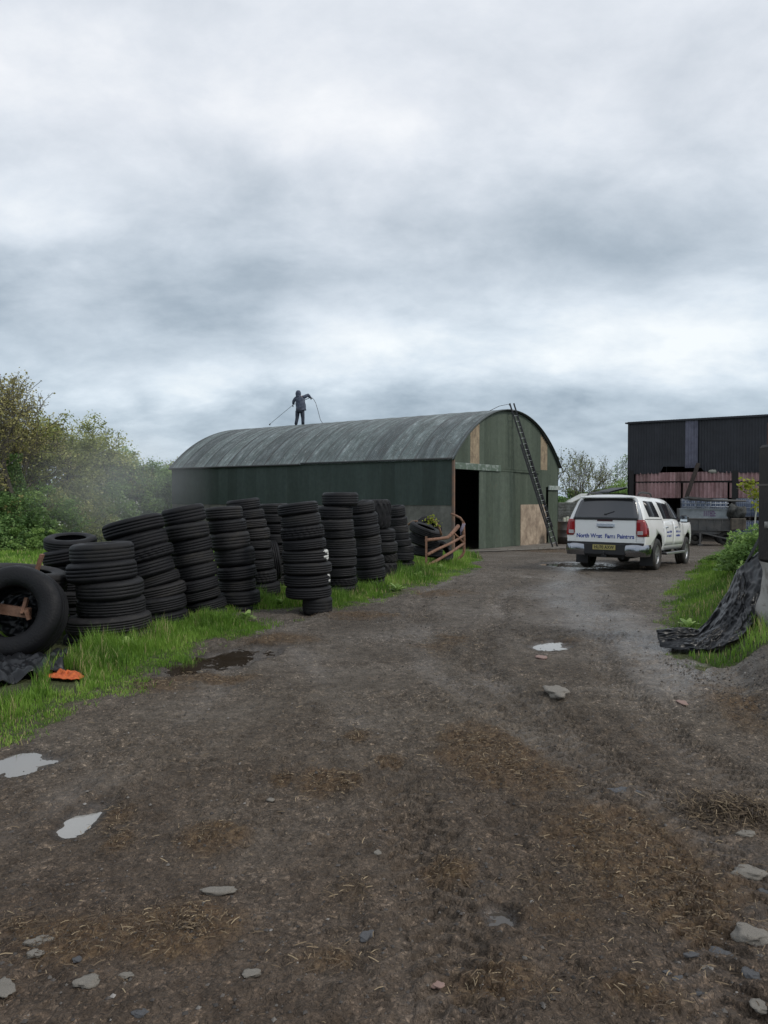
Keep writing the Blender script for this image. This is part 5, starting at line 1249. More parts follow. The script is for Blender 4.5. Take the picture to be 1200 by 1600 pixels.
# left: black sheeting under the tractor tyre and the orange cloth
def shl(u, v):
    px = -60+u*158+8*math.sin(v*7); py = 1030+12*(1-u)+(46-24*u)*v; g = gpt(px, py); nz = fbm(np.array(u*9), np.array(v*8), 4, 5)
    h = .05*sstep(0, .15, np.array(v))*(1-sstep(.9, 1.0, np.array(v)))
    return (g.x, g.y, g.z+.03+float(h)+.07*abs(float(nz))+.03*math.sin(u*26+v*11+3*nz))
mb = MB(); mb.grid(shl, 70, 34); o = mb.build('plastic_sheet', sheetm); so_ = o.modifiers.new('t', 'SOLIDIFY'); so_.thickness = .004
tag(o, 'crumpled black plastic sheeting lying under the big tractor tyre on the left', 'plastic sheet')
def inn(u, v):
    a = 2*math.pi*u; r = v*.40; nz = float(fbm(np.array(math.cos(a)*r*14+3), np.array(math.sin(a)*r*14), 4, 15)); c = Vector((cbt.x+.0, cbt.y+.20, cbt.z-.08))
    return (c.x+r*math.cos(a)*1.0, c.y+.08+nz*.12, c.z+r*math.sin(a)*.62+nz*.03)
mb = MB(); mb.grid(inn, 40, 14); o = mb.build('plastic_bag', sheetm); so_ = o.modifiers.new('t', 'SOLIDIFY'); so_.thickness = .004
tag(o, 'scrunched black plastic stuffed in the hole of the big tractor tyre', 'plastic bag')
def org(u, v):
    a = 2*math.pi*u; px = 102+27*v*math.cos(a)*(1+.2*math.sin(3*a)); py = 1059+8*v*math.sin(a)*(1+.15*math.sin(2*a+1)); g = gpt(px, py); nz = fbm(np.array(px*.16), np.array(py*.4), 4, 9)
    return (g.x, g.y, g.z+.030+.035*(1-v**2)*(.6+float(nz))+.012*float(nz))
mb = MB(); mb.grid(org, 48, 18); o = mb.build('net_sack', mat('orange_net', (.62, .14, .03), .7, col2=(.45, .08, .02), vscale=22, bump=.6)); so_ = o.modifiers.new('t', 'SOLIDIFY'); so_.thickness = .006
tag(o, 'flat orange net sack lying in the grass below the big tractor tyre', 'sack')
# ------------------------------------------------------------------ vegetation
def leafmat(name, stops, trans=.35, rough=.55):
    m = bpy.data.materials.new(name); m.use_nodes = True; t = m.node_tree; p = t.nodes['Principled BSDF']; p.inputs['Roughness'].default_value = rough
    p.inputs['Specular IOR Level'].default_value = .3
    a = N(t, 'ShaderNodeAttribute'); a.attribute_name = 'v'; c = RAMP(t, a.outputs['Fac'], stops); t.links.new(c, p.inputs['Base Color'])
    tr = N(t, 'ShaderNodeBsdfTranslucent'); t.links.new(c, tr.inputs[0]); mx = N(t, 'ShaderNodeMixShader'); mx.inputs[0].default_value = trans
    out = [n for n in t.nodes if n.type == 'OUTPUT_MATERIAL'][0]
    t.links.new(p.outputs[0], mx.inputs[1]); t.links.new(tr.outputs[0], mx.inputs[2]); t.links.new(mx.outputs[0], out.inputs[0]); MATS[name] = m; return m
def leaf_mesh(name, P, size, v, rs, flat=.35):
    """one bent quad leaf per point P (n,3)"""
    n = len(P); d = rs.normal(size=(n, 3)); d[:, 2] *= .6; d /= np.linalg.norm(d, axis=1)[:, None]
    e = rs.normal(size=(n, 3)); e[:, 2] *= flat; e -= d*np.sum(d*e, 1)[:, None]; e /= np.linalg.norm(e, axis=1)[:, None]
    s = (size*(.6+.8*rs.rand(n)))[:, None] if np.isscalar(size) else (size*(.6+.8*rs.rand(n)))[:, None]
    V = np.stack([P-d*s*.5, P+e*s*.32, P+d*s*.5, P-e*s*.32], 1).reshape(-1, 3)
    q = np.arange(n*4).reshape(n, 4)
    return np_mesh(name, V, q, attrs={'v': np.repeat(v, 4)})
bark = mat('bark_grey', (.075, .065, .052), .9, col2=(.12, .105, .085), vscale=3, var=.3); barkd = mat('bark_ivy', (.035, .045, .022), .9, col2=(.05, .07, .03), vscale=5)
L_olive = leafmat('leaf_olive', [(0, (0.140, 0.164, 0.055)), (.45, (0.312, 0.351, 0.117)), (.8, (0.515, 0.530, 0.187)), (1, (0.718, 0.686, 0.312))], .42)
L_bronze = leafmat('leaf_bronze', [(0, (0.144, 0.137, 0.058)), (.5, (0.338, 0.310, 0.122)), (.85, (0.533, 0.475, 0.202)), (1, (0.691, 0.634, 0.317))], .42)
L_green = leafmat('leaf_green', [(0, (0.094, 0.169, 0.051)), (.5, (0.220, 0.347, 0.101)), (.85, (0.389, 0.541, 0.169)), (1, (0.575, 0.710, 0.270))], .42)
L_dark = leafmat('leaf_dark', [(0, (0.057, 0.113, 0.042)), (.5, (0.142, 0.246, 0.080)), (1, (0.321, 0.472, 0.161))], .35)
L_fresh = leafmat('leaf_fresh', [(0, (0.090, 0.113, 0.032)), (.5, (0.226, 0.256, 0.083)), (1, (0.406, 0.406, 0.180))])
L_lime = leafmat('leaf_lime', [(0, (.16, .20, .02)), (.5, (.32, .36, .04)), (1, (.50, .52, .08))])
blossom = mat('hawthorn_blossom', (.55, .55, .50), .7)

def branches(mb, rs, p, d, length, rad, depth, tips, spread=.55, up=.12, kids=3, segs=4, minr=.008):
    pts = [p]; rad_ = [rad]; cur = p.copy(); dd = d.copy()
    for i in range(segs):
        dd = (dd+Vector(rs.normal(size=3))*.13+Vector((0, 0, up*.4))).normalized(); cur = cur+dd*length/segs; pts.append(cur.copy()); rad_.append(max(rad*(1-.62*(i+1)/segs), minr))
    mb.tube(pts, rad_, 7 if depth > 2 else (5 if depth > 1 else 4), cap=False)
    if depth <= 0 or length < .25: tips.append(cur.copy()); tips.append(pts[segs//2].copy()); return
    for k in range(kids):
        f = .35+.65*(k+rs.rand()*.7)/kids; i = min(int(f*segs), segs-1); fr = f*segs-i; q = pts[i].lerp(pts[i+1], min(fr, 1))
        ax = Vector(rs.normal(size=3)); ax = (ax-dd*ax.dot(dd)).normalized(); nd = (dd*(1-spread)+ax*spread*1.25+Vector((0, 0, up))).normalized()
        branches(mb, rs, q, nd, length*(.62+.18*rs.rand()), max(rad*(1-.62*f)*.62, minr), depth-1, tips, spread, up, kids, segs, minr)
    branches(mb, rs, cur, dd, length*.68, max(rad*.38, minr), depth-1, tips, spread, up, kids, segs, minr)
def tree(name, base, h, label, seed, lm, nleaf=9000, lsize=.11, depth=4, spread=.5, trunk_f=.34, r0=.16, scatter=.45, squash=(1, 1, 1), stems=1, cat='tree', kids=3, tmat=None, minr=.010, lean=(0, 0), up=.12, group=None, tw=1.0):
    rs = np.random.RandomState(seed); root = empty(name, base, 0, label, cat, group); mb = MB(); tips = []
    for s_ in range(stems):
        a = rs.rand()*6.28; o = Vector((math.cos(a), math.sin(a), 0))*.25*(stems > 1)
        d = Vector((lean[0]+(o.x*.9), lean[1]+o.y*.9, 1)).normalized()
        branches(mb, rs, o+Vector((0, 0, -.2)), d, h*trunk_f, r0, depth, tips, spread, up, kids, 4, minr)
    T = np.array([tuple(t) for t in tips]); zmax = T[:, 2].max(); k = h/zmax*.97
    for i in range(len(mb.v)): mb.v[i] = Vector((mb.v[i].x*k*squash[0], mb.v[i].y*k*squash[1], mb.v[i].z*k))
    T = T*k*np.array([squash[0], squash[1], 1])
    mb.build('trunk', tmat or bark, root)
    if nleaf:
        pick = rs.randint(0, len(T), nleaf); tv = rs.rand(len(T)); u_ = rs.normal(size=(nleaf, 3)); u_ /= np.linalg.norm(u_, axis=1)[:, None]; P = T[pick]+u_*(rs.rand(nleaf)**.6)[:, None]*scatter*(.6+.8*tv[pick])[:, None]*np.array([1.25, 1.25, .8])
        P[:, 2] = np.maximum(P[:, 2], .1); v = np.clip(.55*tv[pick]+.45*rs.rand(nleaf), 0, 1)
        link('crown', leaf_mesh('crown', P, lsize, v, rs), lm, root)
    return root, T
def bushy(name, base, w, dpt, h, label, seed, lm, n=9000, lsize=.10, cl=70, cat='bush', bl=0, zlo=0.0, group=None, stem=True, clr=.30):
    """dense bush: leaves gathered in clumps on and inside an uneven mound"""
    rs = np.random.RandomState(seed); root = empty(name, base, 0, label, cat, group)
    a = rs.rand(cl)*2*math.pi; cz = rs.rand(cl); rr = np.sqrt(np.clip(1-cz**1.6, .02, 1))*(.55+.45*rs.rand(cl))
    C = np.stack([np.cos(a)*rr*w/2, np.sin(a)*rr*dpt/2, zlo+(h-zlo)*(cz*.92)*(.8+.2*np.sin(a*3+seed))], 1)
    cr = clr*(.6+.9*rs.rand(cl))*min(w, h)/2.2; pick = rs.randint(0, cl, n)
    u = rs.normal(size=(n, 3)); u /= np.linalg.norm(u, axis=1)[:, None]; P = C[pick]+u*(cr[pick]*rs.rand(n)**.4)[:, None]*np.array([1.15, 1.15, .8])
    P[:, 2] = np.maximum(P[:, 2], .02); tv = rs.rand(cl); v = np.clip(.5*tv[pick]+.5*rs.rand(n), 0, 1)
    cm = link('crown', leaf_mesh('crown', P, lsize, v, rs), lm, root)
    if stem:
        mb = MB()
        for k in range(7):
            e = C[rs.randint(cl)]; mb.tube([(e[0]*.1, e[1]*.1, -.1), (e[0]*.5, e[1]*.5, e[2]*.5), tuple(e)], [.05, .03, .012], 5)
        mb.build('stems', bark, root)
    if bl:
        sel = rs.choice(cl, max(cl//3, 1), replace=False); pk = sel[rs.randint(0, len(sel), bl)]
        u = rs.normal(size=(bl, 3)); u /= np.linalg.norm(u, axis=1)[:, None]; u[:, 2] = np.abs(u[:, 2]); B = C[pk]+u*cr[pk][:, None]*np.array([1.25, 1.25, .7])
        link('blossom', leaf_mesh('blossom', B, .075, rs.rand(bl), rs), blossom, root)
    return root
def gnd(px, Y, dz=0):
    p = at(px, 800, Y); return Vector((p.x, Y, gz(p.x, Y)+dz))
# left tree line
tree('tree', gnd(22, 33), 8.9, 'tall thinly leaved tree with an ivy-clad trunk at the far left', 21, L_bronze, 9500, .11, 5, .50, .36, .22, .24, (1.0, 1.0, 1), tmat=bark, kids=3)
mbi = np.random.RandomState(2); b0 = gnd(22, 33)
n = 7000; a = mbi.rand(n)*6.28; zz0 = mbi.rand(n)*4.2; r0_ = .30+.12*np.sin(zz0*3)+.12*mbi.rand(n)
P = np.stack([b0.x+np.cos(a)*r0_, b0.y+np.sin(a)*r0_, b0.z+zz0], 1)
tag(link('ivy', leaf_mesh('ivy', P, .09, mbi.rand(n), mbi), L_dark), 'dark ivy wrapped round the trunk of the tall left tree', 'ivy')
tree('tree', gnd(-40, 36), 8.8, 'thin bronze-leaved tree cut by the left edge of the photo', 5, L_bronze, 10000, .105, 4, .52, .36, .18, .38)
tree('tree', gnd(92, 36), 6.7, 'olive-brown tree right of the ivy-clad one', 8, L_olive, 26000, .115, 4, .56, .30, .18, .42, (1.15, 1, 1))
tree('tree', gnd(142, 38), 5.9, 'rounder green tree in the middle of the left tree line', 12, L_olive, 26000, .115, 4, .58, .30, .16, .42, (1.1, 1, 1))
tree('tree', gnd(192, 40), 5.3, 'broad green tree, last of the left tree line before the barn', 14, L_green, 30000, .12, 4, .62, .28, .16, .45, (1.15, 1, 1))
tree('tree', gnd(232, 43), 4.4, 'low hazy green tree between the broad tree and the barn end', 17, L_green, 18000, .12, 4, .62, .28, .14, .42)
tree('tree', gnd(276, 52), 5.2, 'pale leafy tree top peeping out behind the left end of the barn', 19, L_fresh, 9000, .13, 4, .5, .34, .14, .4)
HB = [(-70, 29, 5.5, 3.0, 'dark bramble bush at the far left edge of the field', L_dark, 0), (8, 30.5, 4.6, 2.7, 'dense dark green bush below the ivy-clad tree', L_dark, 60), (62, 32.5, 4.6, 2.9, 'bush with a few white flowers right of the dark left bush', L_green, 260),
      (112, 34.5, 4.6, 3.3, 'olive bush in the middle of the hedge behind the tyres', L_olive, 200), (160, 37, 4.8, 3.2, 'hawthorn bush flecked with white blossom in the misty hedge', L_green, 1300), (206, 39.5, 4.8, 3.0, 'hawthorn bush in fullest white blossom, nearest the barn but one', L_green, 1900), (250, 42.5, 5.0, 2.9, 'misty hawthorn bush against the left end of the barn', L_green, 900)]
for i, (px, Y, w, h, lab, lm, bl) in enumerate(HB):
    bushy('hedge_bush', gnd(px, Y), w, 3.2, h, lab, 30+i, lm, 15000, .105, 90, 'bush', bl, group='bushes of the left field hedge')
bushy('hedge_bush', gnd(40, 29.2), 3.2, 2, 1.2, 'low bright bramble skirting the dark left bush', 51, L_green, 6000, .08, 40, 'bush', 0, group='bushes of the left field hedge')
bushy('hedge_bush', gnd(95, 31.8), 3.4, 2, 1.1, 'low bramble at the foot of the middle of the left hedge', 52, L_dark, 6000, .08, 40, 'bush', 40, group='bushes of the left field hedge')
# trees between the barn and the dark shed
tree('tree', gnd(893, 60), 6.6, 'bare forked tree with a few yellow leaves right of the barn', 61, L_fresh, 1100, .12, 4, .42, .34, .12, .3, (.9, .8, 1), stems=2, minr=.012, up=.2, kids=2)
tree('tree', gnd(921, 62), 6.3, 'upswept half-bare tree in the middle of the gap between barn and shed', 64, L_fresh, 1900, .12, 4, .44, .30, .12, .35, (.8, .8, 1), stems=3, minr=.012, up=.2, kids=2)
tree('tree', gnd(968, 60), 6.2, 'ivy-green bare-topped tree beside the dark shed', 67, L_green, 1800, .12, 4, .48, .34, .12, .30, (.75, .8, 1), minr=.012, up=.2, kids=3)
tree('tree', gnd(944, 66), 5.4, 'thin bare tree behind the two larger ones in the gap', 68, L_fresh, 500, .12, 4, .5, .32, .10, .3, (.9, .8, 1), minr=.012, kids=2)
tree('tree', gnd(846, 50), 7.0, 'thin yellow-leaved tree rising behind the right shoulder of the barn', 70, L_fresh, 2600, .11, 4, .42, .36, .10, .28, (.75, .8, 1), minr=.014, up=.2)
GB_ = [(880, 57, 4.5, 2.4, 'dark green bush behind the stone wall beside the barn', L_dark), (912, 58, 4.5, 2.5, 'dark bush behind the pale hut', L_dark), (945, 57, 4.2, 2.6, 'dull green bush behind the canopy of the white truck', L_green), (973, 55, 3.6, 4.1, 'bright green bush against the left end of the dark shed', L_fresh2 if 'L_fresh2' in globals() else L_green)]
for i, (px, Y, w, h, lab, lm) in enumerate(GB_):
    bushy('bush', gnd(px, Y), w, 2.6, h, lab, 80+i, lm, 11000, .115, 70, 'bush', 0, group='bushes in the gap between barn and shed')
# distant fields and tree belts to the sides so the horizon is never bare
for i, (x0_, x1_, Y, h) in enumerate([(-120, -16, 75, 6), (22, 110, 85, 4), (-60, 60, 130, 3)]):
    rs = np.random.RandomState(90+i); n = 26000; X_ = rs.rand(n)*(x1_-x0_)+x0_; top_ = h*(.55+.35*vnoise(X_*.18, X_*0+i, 3)+.25*vnoise(X_*.7, X_*0+i, 5))
    Yv_ = Y+rs.rand(n)*4; P = np.stack([X_, Yv_, base_z(X_, Yv_)+rs.rand(n)**.7*top_], 1)
    tag(link('distant_hedge', leaf_mesh('distant_hedge', P, .55, rs.rand(n), rs), L_dark), None, None, kind='stuff')
for o, l in zip([o for o in bpy.data.objects if o.name.startswith('distant_hedge')], ['distant hedge line beyond the left field', 'distant hedge line behind the dark shed', 'farthest hedge line behind the barn']): tag(o, l, 'hedge')
# right bank: nettles, bramble, sapling
RB_ = [(1180, 14.0, 1.3, .60, 'nettle and bramble bush nearest the gate post on the right bank', L_green), (1192, 12.3, 1.1, .9, 'bramble bush behind the grey strut beside the gate post', L_green), (1166, 17.0, 1.3, .38, 'low nettle clump farther up the right bank', L_green), (1196, 16.5, 1.8, .7, 'leafy bramble behind the bushes of the right bank', L_dark), (1136, 20.5, 1.3, .28, 'low weeds where the right bank meets the yard', L_green)]
for i, (px, Y, w, h, lab, lm) in enumerate(RB_):
    bushy('bramble_bush', gnd(px, Y, -.05), w, 1.6, h, lab, 100+i, lm, 9000, .065, 70, 'bush', 0, group='brambles on the right bank', clr=.42)
rs = np.random.RandomState(7); sap = empty('sapling', gnd(1176, 15.5), 0, 'sapling with bright yellow-green leaves against the caged tanks', 'sapling')
b0 = gnd(1176, 15.5); top_ = at(1172, 752, 15.5)-b0; mid_ = at(1182, 790, 15.5)-b0
mb = MB(); mb.tube([(0, 0, -.1), (.03, 0, mid_.z*.5), tuple(mid_*.98), (mid_.x-.02, 0, (mid_.z+top_.z)/2), tuple(top_)], [.016, .014, .012, .009, .005], 6)
CC = [(1165, 756), (1176, 754), (1160, 762), (1172, 766), (1184, 768), (1180, 776), (1186, 784), (1182, 790), (1188, 762), (1169, 760)]
P = []
for px, py in CC:
    c = at(px, py, 15.5)-b0; mb.tube([(c.x*.6+mid_.x*.4, 0, c.z-.18), tuple(c)], [.006, .003], 4)
    for k in range(26): P.append(tuple(c+Vector(rs.normal(size=3))*.055))
mb.build('stem', mat('sapling_stem', (.42, .42, .36), .7), sap); link('crown', leaf_mesh('crown', np.array(P), .085, rs.rand(len(P)), rs), L_lime, sap)
P = [tuple(at(px, py, 18.4)+Vector(rs.normal(size=3))*.05) for px, py in ((672, 810), (676, 812), (668, 812), (682, 815), (686, 820)) for k in range(14)]
o = link('leaves', leaf_mesh('leaves', np.array(P), .08, rs.rand(len(P)), rs), L_lime); o.parent = bpy.data.objects['arching_branch']

# ------------------------------------------------------------------ grass
L_grass = leafmat('grass_blades', [(0, (0.045, 0.090, 0.018)), (.3, (0.095, 0.190, 0.029)), (.6, (0.185, 0.325, 0.047)), (.85, (0.302, 0.448, 0.090)), (.95, (0.403, 0.493, 0.146)), (1, (0.470, 0.403, 0.202))], .35, .5)
def blades(name, Pxy, H, Wd, rs, lean=.35, label='', cat='grass', vsh=0.0):
    n = len(Pxy); z = base_z(Pxy[:, 0], Pxy[:, 1]); a = rs.rand(n)*2*math.pi; la = rs.rand(n)*2*math.pi; ln = lean*H*(.3+rs.rand(n))
    wx, wy = np.cos(a)*Wd/2, np.sin(a)*Wd/2; lx, ly = np.cos(la)*ln, np.sin(la)*ln
    x, y = Pxy[:, 0], Pxy[:, 1]; z0 = z-.02
    V = np.stack([np.stack([x-wx, y-wy, z0], 1), np.stack([x+wx, y+wy, z0], 1),
                  np.stack([x-wx*.75+lx*.35, y-wy*.75+ly*.35, z+H*.58], 1), np.stack([x+wx*.75+lx*.35, y+wy*.75+ly*.35, z+H*.58], 1),
                  np.stack([x+lx, y+ly, z+H*.97], 1)], 1).reshape(-1, 3)
    i = np.arange(n)[:, None]*5; q = i+np.array([[0, 1, 3, 2]]); t_ = i+np.array([[2, 3, 4]])
    pn = vnoise(x*1.3, y*1.3, 31); v = np.clip(.62*pn+.30*vnoise(x*5, y*5, 33)+.35*(rs.rand(n)-.5)+.03+vsh, 0, .96); v = np.where(rs.rand(n) < .03+.12*(vnoise(x*2.2, y*2.2, 55) > .66), 1.0, v)
    o = link(name, np_mesh(name, V, q, t_, {'v': np.repeat(v, 5)}), L_grass); return tag(o, label, cat, kind='stuff')
_SHP = [G2(*p) for p in ((-70, 1034), (60, 1030), (98, 1026), (100, 1040), (64, 1064), (34, 1094), (-70, 1100))]
_ORP = [G2(*p) for p in ((74, 1062), (90, 1049), (120, 1048), (134, 1062), (118, 1086), (80, 1084))]
_BKP = [(c_.x-.05, c_.y-.08) for c_ in [at(*p) for p in bot_l[:8]]]+[(c_.x, c_.y+.1) for c_ in [at(*p) for p in top_l[:8]]][::-1]
def no_grass(x, y): return ~((((x-cbt.x)/.62)**2+((y-cbt.y-.35)/.8)**2 < 1)|in_poly(x, y, _SHP)|in_poly(x, y, _ORP)|in_poly(x, y, _BKP))
def scatter_grass(nm, n, xr, yr, hf, wd, seed, label, thr=.45, side=None):
    rs = np.random.RandomState(seed); x = rs.rand(n)*(xr[1]-xr[0])+xr[0]; y = rs.rand(n)*(yr[1]-yr[0])+yr[0]
    g = grassness(x, y); cl_ = .6*vnoise(x*3.1, y*3.1, 11)+.4*vnoise(x*11, y*11, 12); ok = (g*(.55+.75*cl_) > thr*(.6+.8*rs.rand(n)))&(no_grass(x, y))
    x, y, g, cl_ = x[ok], y[ok], g[ok], cl_[ok]
    H = hf(x, y)*(.25+1.35*cl_**1.3)*(.45+.95*rs.rand(len(x))**1.5)*np.clip(g*1.1, .3, 1)
    return blades(nm, np.stack([x, y], 1), H, wd*(.6+.8*rs.rand(len(x))), rs, label=label)
def hl(x, y):
    d = edge_dist(x, y, LINE_L); return np.where(y < 26, .05+.15*sstep(.15, .8, d), .10)
scatter_grass('grass', 300000, (-7, -.2), (3.6, 13), hl, .007, 1, 'long bright grass growing along the foot of the tyre stacks')
scatter_grass('grass', 120000, (-3.0, 4.6), (12, 28), hl, .011, 2, 'bright grass of the verge round the bent gate')
scatter_grass('grass', 170000, (-32, 0), (12, 46), lambda x, y: .14+0*x, .030, 3, 'grass of the field behind the tyres')
scatter_grass('grass', 240000, (3.1, 13), (6.6, 25), lambda x, y: .10+.16*sstep(.2, 1.6, edge_dist(x, y, LINE_R)), .009, 4, 'grass covering the bank on the right')
scatter_grass('grass', 9000, (3.1, 5.2), (6.0, 7.6), lambda x, y: .07+0*x, .006, 5, 'thin tuft of grass before the gate post', thr=-1) if False else None

rs = np.random.RandomState(72); x = rs.rand(160000)*10-6.5; y = 3.6+12*rs.rand(160000); x2 = rs.rand(60000)*3+2.9; y2 = 6.8+12*rs.rand(60000); x = np.concatenate([x, x2]); y = np.concatenate([y, y2])
g = grassness(x, y); ok = (g > .06)&(g < .62)&no_grass(x, y)&(vnoise(x*6, y*6, 15)+.4*vnoise(x*21, y*21, 16) > .72); x, y = x[ok], y[ok]
blades('verge_grass', np.stack([x, y], 1), .02+.05*rs.rand(len(x))**2, .005+.003*rs.rand(len(x)), rs, lean=.9, label='short trodden grass thinning out along the edges of the track')
rs = np.random.RandomState(71)
for i, (px, py, lab) in enumerate([(655, 905, 'broad-leaved weed in the verge grass below the bent gate'), (620, 925, 'broad-leaved weed beside the curving tyre stack'), (385, 972, 'pale leafy weed by the foot of the gaping tyre stack'), (438, 948, 'tall leafy weed between two tyre stacks near the bare soil'), (200, 1018, 'weed in the long grass below the leaning stacks'), (1075, 985, 'weed in the right bank grass above the black sheeting'), (690, 893, 'weed growing at the feet of the bent gate')]):
    g = gpt(px, py); root = empty('dock_plant', g, 0, lab, 'weed', 'weeds in the verges'); n = 26; a = rs.rand(n)*6.28; L_ = (.07+.10*rs.rand(n))*(1+g.y*.02); el = .3+.9*rs.rand(n); V = []
    for k in range(n):
        d = np.array([math.cos(a[k])*math.cos(el[k]), math.sin(a[k])*math.cos(el[k]), math.sin(el[k])]); w_ = np.array([-math.sin(a[k]), math.cos(a[k]), 0])*L_[k]*.22; o_ = np.array([0, 0, rs.rand()*.05])
        V += [o_, o_+d*L_[k]*.5-w_, o_+d*L_[k]*.5+w_, o_+d*L_[k]*.95-w_*.4+np.array([0, 0, -.2*L_[k]]), o_+d*L_[k]*.95+w_*.4+np.array([0, 0, -.2*L_[k]])]
    b_ = np.arange(n)[:, None]*5; link('leaves', np_mesh('leaves', np.array(V), b_+np.array([[1, 3, 4, 2]]), b_+np.array([[0, 1, 2]]), {'v': np.repeat(.5+.5*rs.rand(n), 5)}), L_green, root)
# ------------------------------------------------------------------ straw litter, gravel, stones
SM = bpy.data.materials.new('straw_stalks'); SM.use_nodes = True; t = SM.node_tree; p = t.nodes['Principled BSDF']; p.inputs['Roughness'].default_value = .75
a = N(t, 'ShaderNodeAttribute'); a.attribute_name = 'v'; t.links.new(RAMP(t, a.outputs['Fac'], [(0, (.04, .027, .017)), (.5, (.105, .072, .042)), (.85, (.20, .145, .085)), (1, (.34, .26, .16))]), p.inputs['Base Color'])
def strawgeo(name, x, y, L, Wd, rs, lift=.012, label='', tilt=.12):
    n = len(x); z = base_z(x, y)+micro(x, y, 0*x, strawness(x, y))+lift*rs.rand(n)+.004
    a = rs.rand(n)*2*math.pi; dx, dy = np.cos(a)*L/2, np.sin(a)*L/2; nx, ny = -np.sin(a)*Wd/2, np.cos(a)*Wd/2; tz = (rs.rand(n)-.5)*tilt*L*2; bn = (rs.rand(n)-.5)*L*.25
    V = np.stack([np.stack([x-dx-nx, y-dy-ny, z-tz], 1), np.stack([x-dx+nx, y-dy+ny, z-tz+Wd*.5], 1), np.stack([x+nx*(1+bn/Wd), y+ny*(1+bn/Wd), z+.004], 1), np.stack([x-nx*(1-bn/Wd), y-ny*(1-bn/Wd), z+.002], 1),
                  np.stack([x+dx+nx, y+dy+ny, z+tz+Wd*.5], 1), np.stack([x+dx-nx, y+dy-ny, z+tz], 1)], 1).reshape(-1, 3)
    i = np.arange(n)[:, None]*6; q = np.concatenate([i+np.array([[0, 3, 2, 1]]), i+np.array([[3, 5, 4, 2]])])
    o = link(name, np_mesh(name, V, q, attrs={'v': np.repeat(rs.rand(n)**1.5, 6)}), SM); return tag(o, label, 'straw', kind='stuff')
rs = np.random.RandomState(44); xs, ys = [], []
for cx, cy, ax_, ay_, w in _SP:
    area = ax_*ay_*w; n = int(min(17000, 12500*area/(1+.03*cy*cy)*1.6+90)); xs.append(cx+rs.normal(size=n)*ax_*.62); ys.append(cy+rs.normal(size=n)*ay_*.62)
n = 5000; yy_ = 1.9+10*rs.rand(n)**1.4; xs.append((rs.rand(n)*2-1)*(yy_*.6+.5)); ys.append(yy_)
xs = np.concatenate(xs); ys = np.concatenate(ys); ok = (ys > 1.7)&(pud_depth(xs, ys) < .4)&no_grass(xs, ys); xs, ys = xs[ok], ys[ok]
strawgeo('straw_litter', xs, ys, (.006+.042*rs.rand(len(xs))**2.6)*(1+ys*.03), .0012+.0012*rs.rand(len(xs))+ys*.0003, rs, .012, 'chopped straw and dung trodden into the mud', )
# straw heap at the right
hp_ = gpt(1148, 1272); n = 1700; rx_ = rs.normal(size=n)*.16; ry_ = rs.normal(size=n)*.11; hx_ = hp_.x+rx_; hy_ = hp_.y+ry_
o = strawgeo('straw_heap', hx_, hy_, .03+.07*rs.rand(n), .003+0*hx_, rs, .0, '', .35)
co = np.zeros(len(o.data.vertices)*3, dtype=np.float32); o.data.vertices.foreach_get('co', co); co = co.reshape(-1, 3); co[:, 2] += np.repeat(.05*np.exp(-((rx_/.17)**2+(ry_/.12)**2))*rs.rand(n), 6); o.data.vertices.foreach_set('co', co.ravel())
o['kind'] = 'thing'; tag(o, 'small dark heap of wet straw lying by itself on the right', 'straw heap')
# gravel: many little chips
def stone_geo(rs, sub, flat, seed):
    bm = bmesh.new(); bmesh.ops.create_icosphere(bm, subdivisions=sub, radius=1)
    for v in bm.verts:
        nn = mnoise.noise(v.co*1.3+Vector((seed, 0, 0)))*.5+mnoise.noise(v.co*3+Vector((0, seed, 0)))*.24
        v.co = v.co*(1+nn); v.co.z *= flat
        v.co.z = min(v.co.z, flat*(.55+.12*mnoise.noise(v.co*2+Vector((0, 0, seed)))))
    return bm
GRAVM = bpy.data.materials.new('gravel_chips'); GRAVM.use_nodes = True; t = GRAVM.node_tree; p = t.nodes['Principled BSDF']; p.inputs['Roughness'].default_value = .7
a = N(t, 'ShaderNodeAttribute'); a.attribute_name = 'v'; t.links.new(RAMP(t, a.outputs['Fac'], [(0, (.04, .034, .03)), (.7, (.085, .074, .066)), (.93, (.15, .135, .12)), (1, (.32, .30, .28))]), p.inputs['Base Color'])
n = 15000; yy_ = 1.8+20*rs.rand(n)**2.0; xx_ = (rs.rand(n)*2-1)*(yy_*.60+.5)
ex = 5200; yy_ = np.concatenate([yy_, 4.6+2.8*rs.rand(ex)]); xx_ = np.concatenate([xx_, 2.7+1.9*rs.rand(ex)]); n += ex
ok = (grassness(xx_, yy_) < .35)&no_grass(xx_, yy_); xx_, yy_ = xx_[ok], yy_[ok]; n = len(xx_)
sz = (.0025+.008*rs.rand(n)**4)*(1+yy_*.06); sd_ = rs.rand(n)
oct_ = np.array([[1, 0, 0], [0, 1, 0], [-1, 0, 0], [0, -1, 0], [0, 0, .7], [0, 0, -.7]], float); fc = np.array([[0, 1, 4], [1, 2, 4], [2, 3, 4], [3, 0, 4], [1, 0, 5], [2, 1, 5], [3, 2, 5], [0, 3, 5]])
V = oct_[None]*(.7+.6*rs.rand(n, 6, 1)); an = rs.rand(n)*6.28; c_, s_ = np.cos(an)[:, None], np.sin(an)[:, None]
V = np.stack([V[..., 0]*c_-V[..., 1]*s_, V[..., 0]*s_+V[..., 1]*c_, V[..., 2]], -1)*sz[:, None, None]
zc = base_z(xx_, yy_)+micro(xx_, yy_, 0*xx_, strawness(xx_, yy_))-.032*pud_depth(xx_, yy_)
V += np.stack([xx_, yy_, zc+sz*.1], -1)[:, None, :]; tr = (np.arange(n)[:, None, None]*6+fc[None]).reshape(-1, 3)
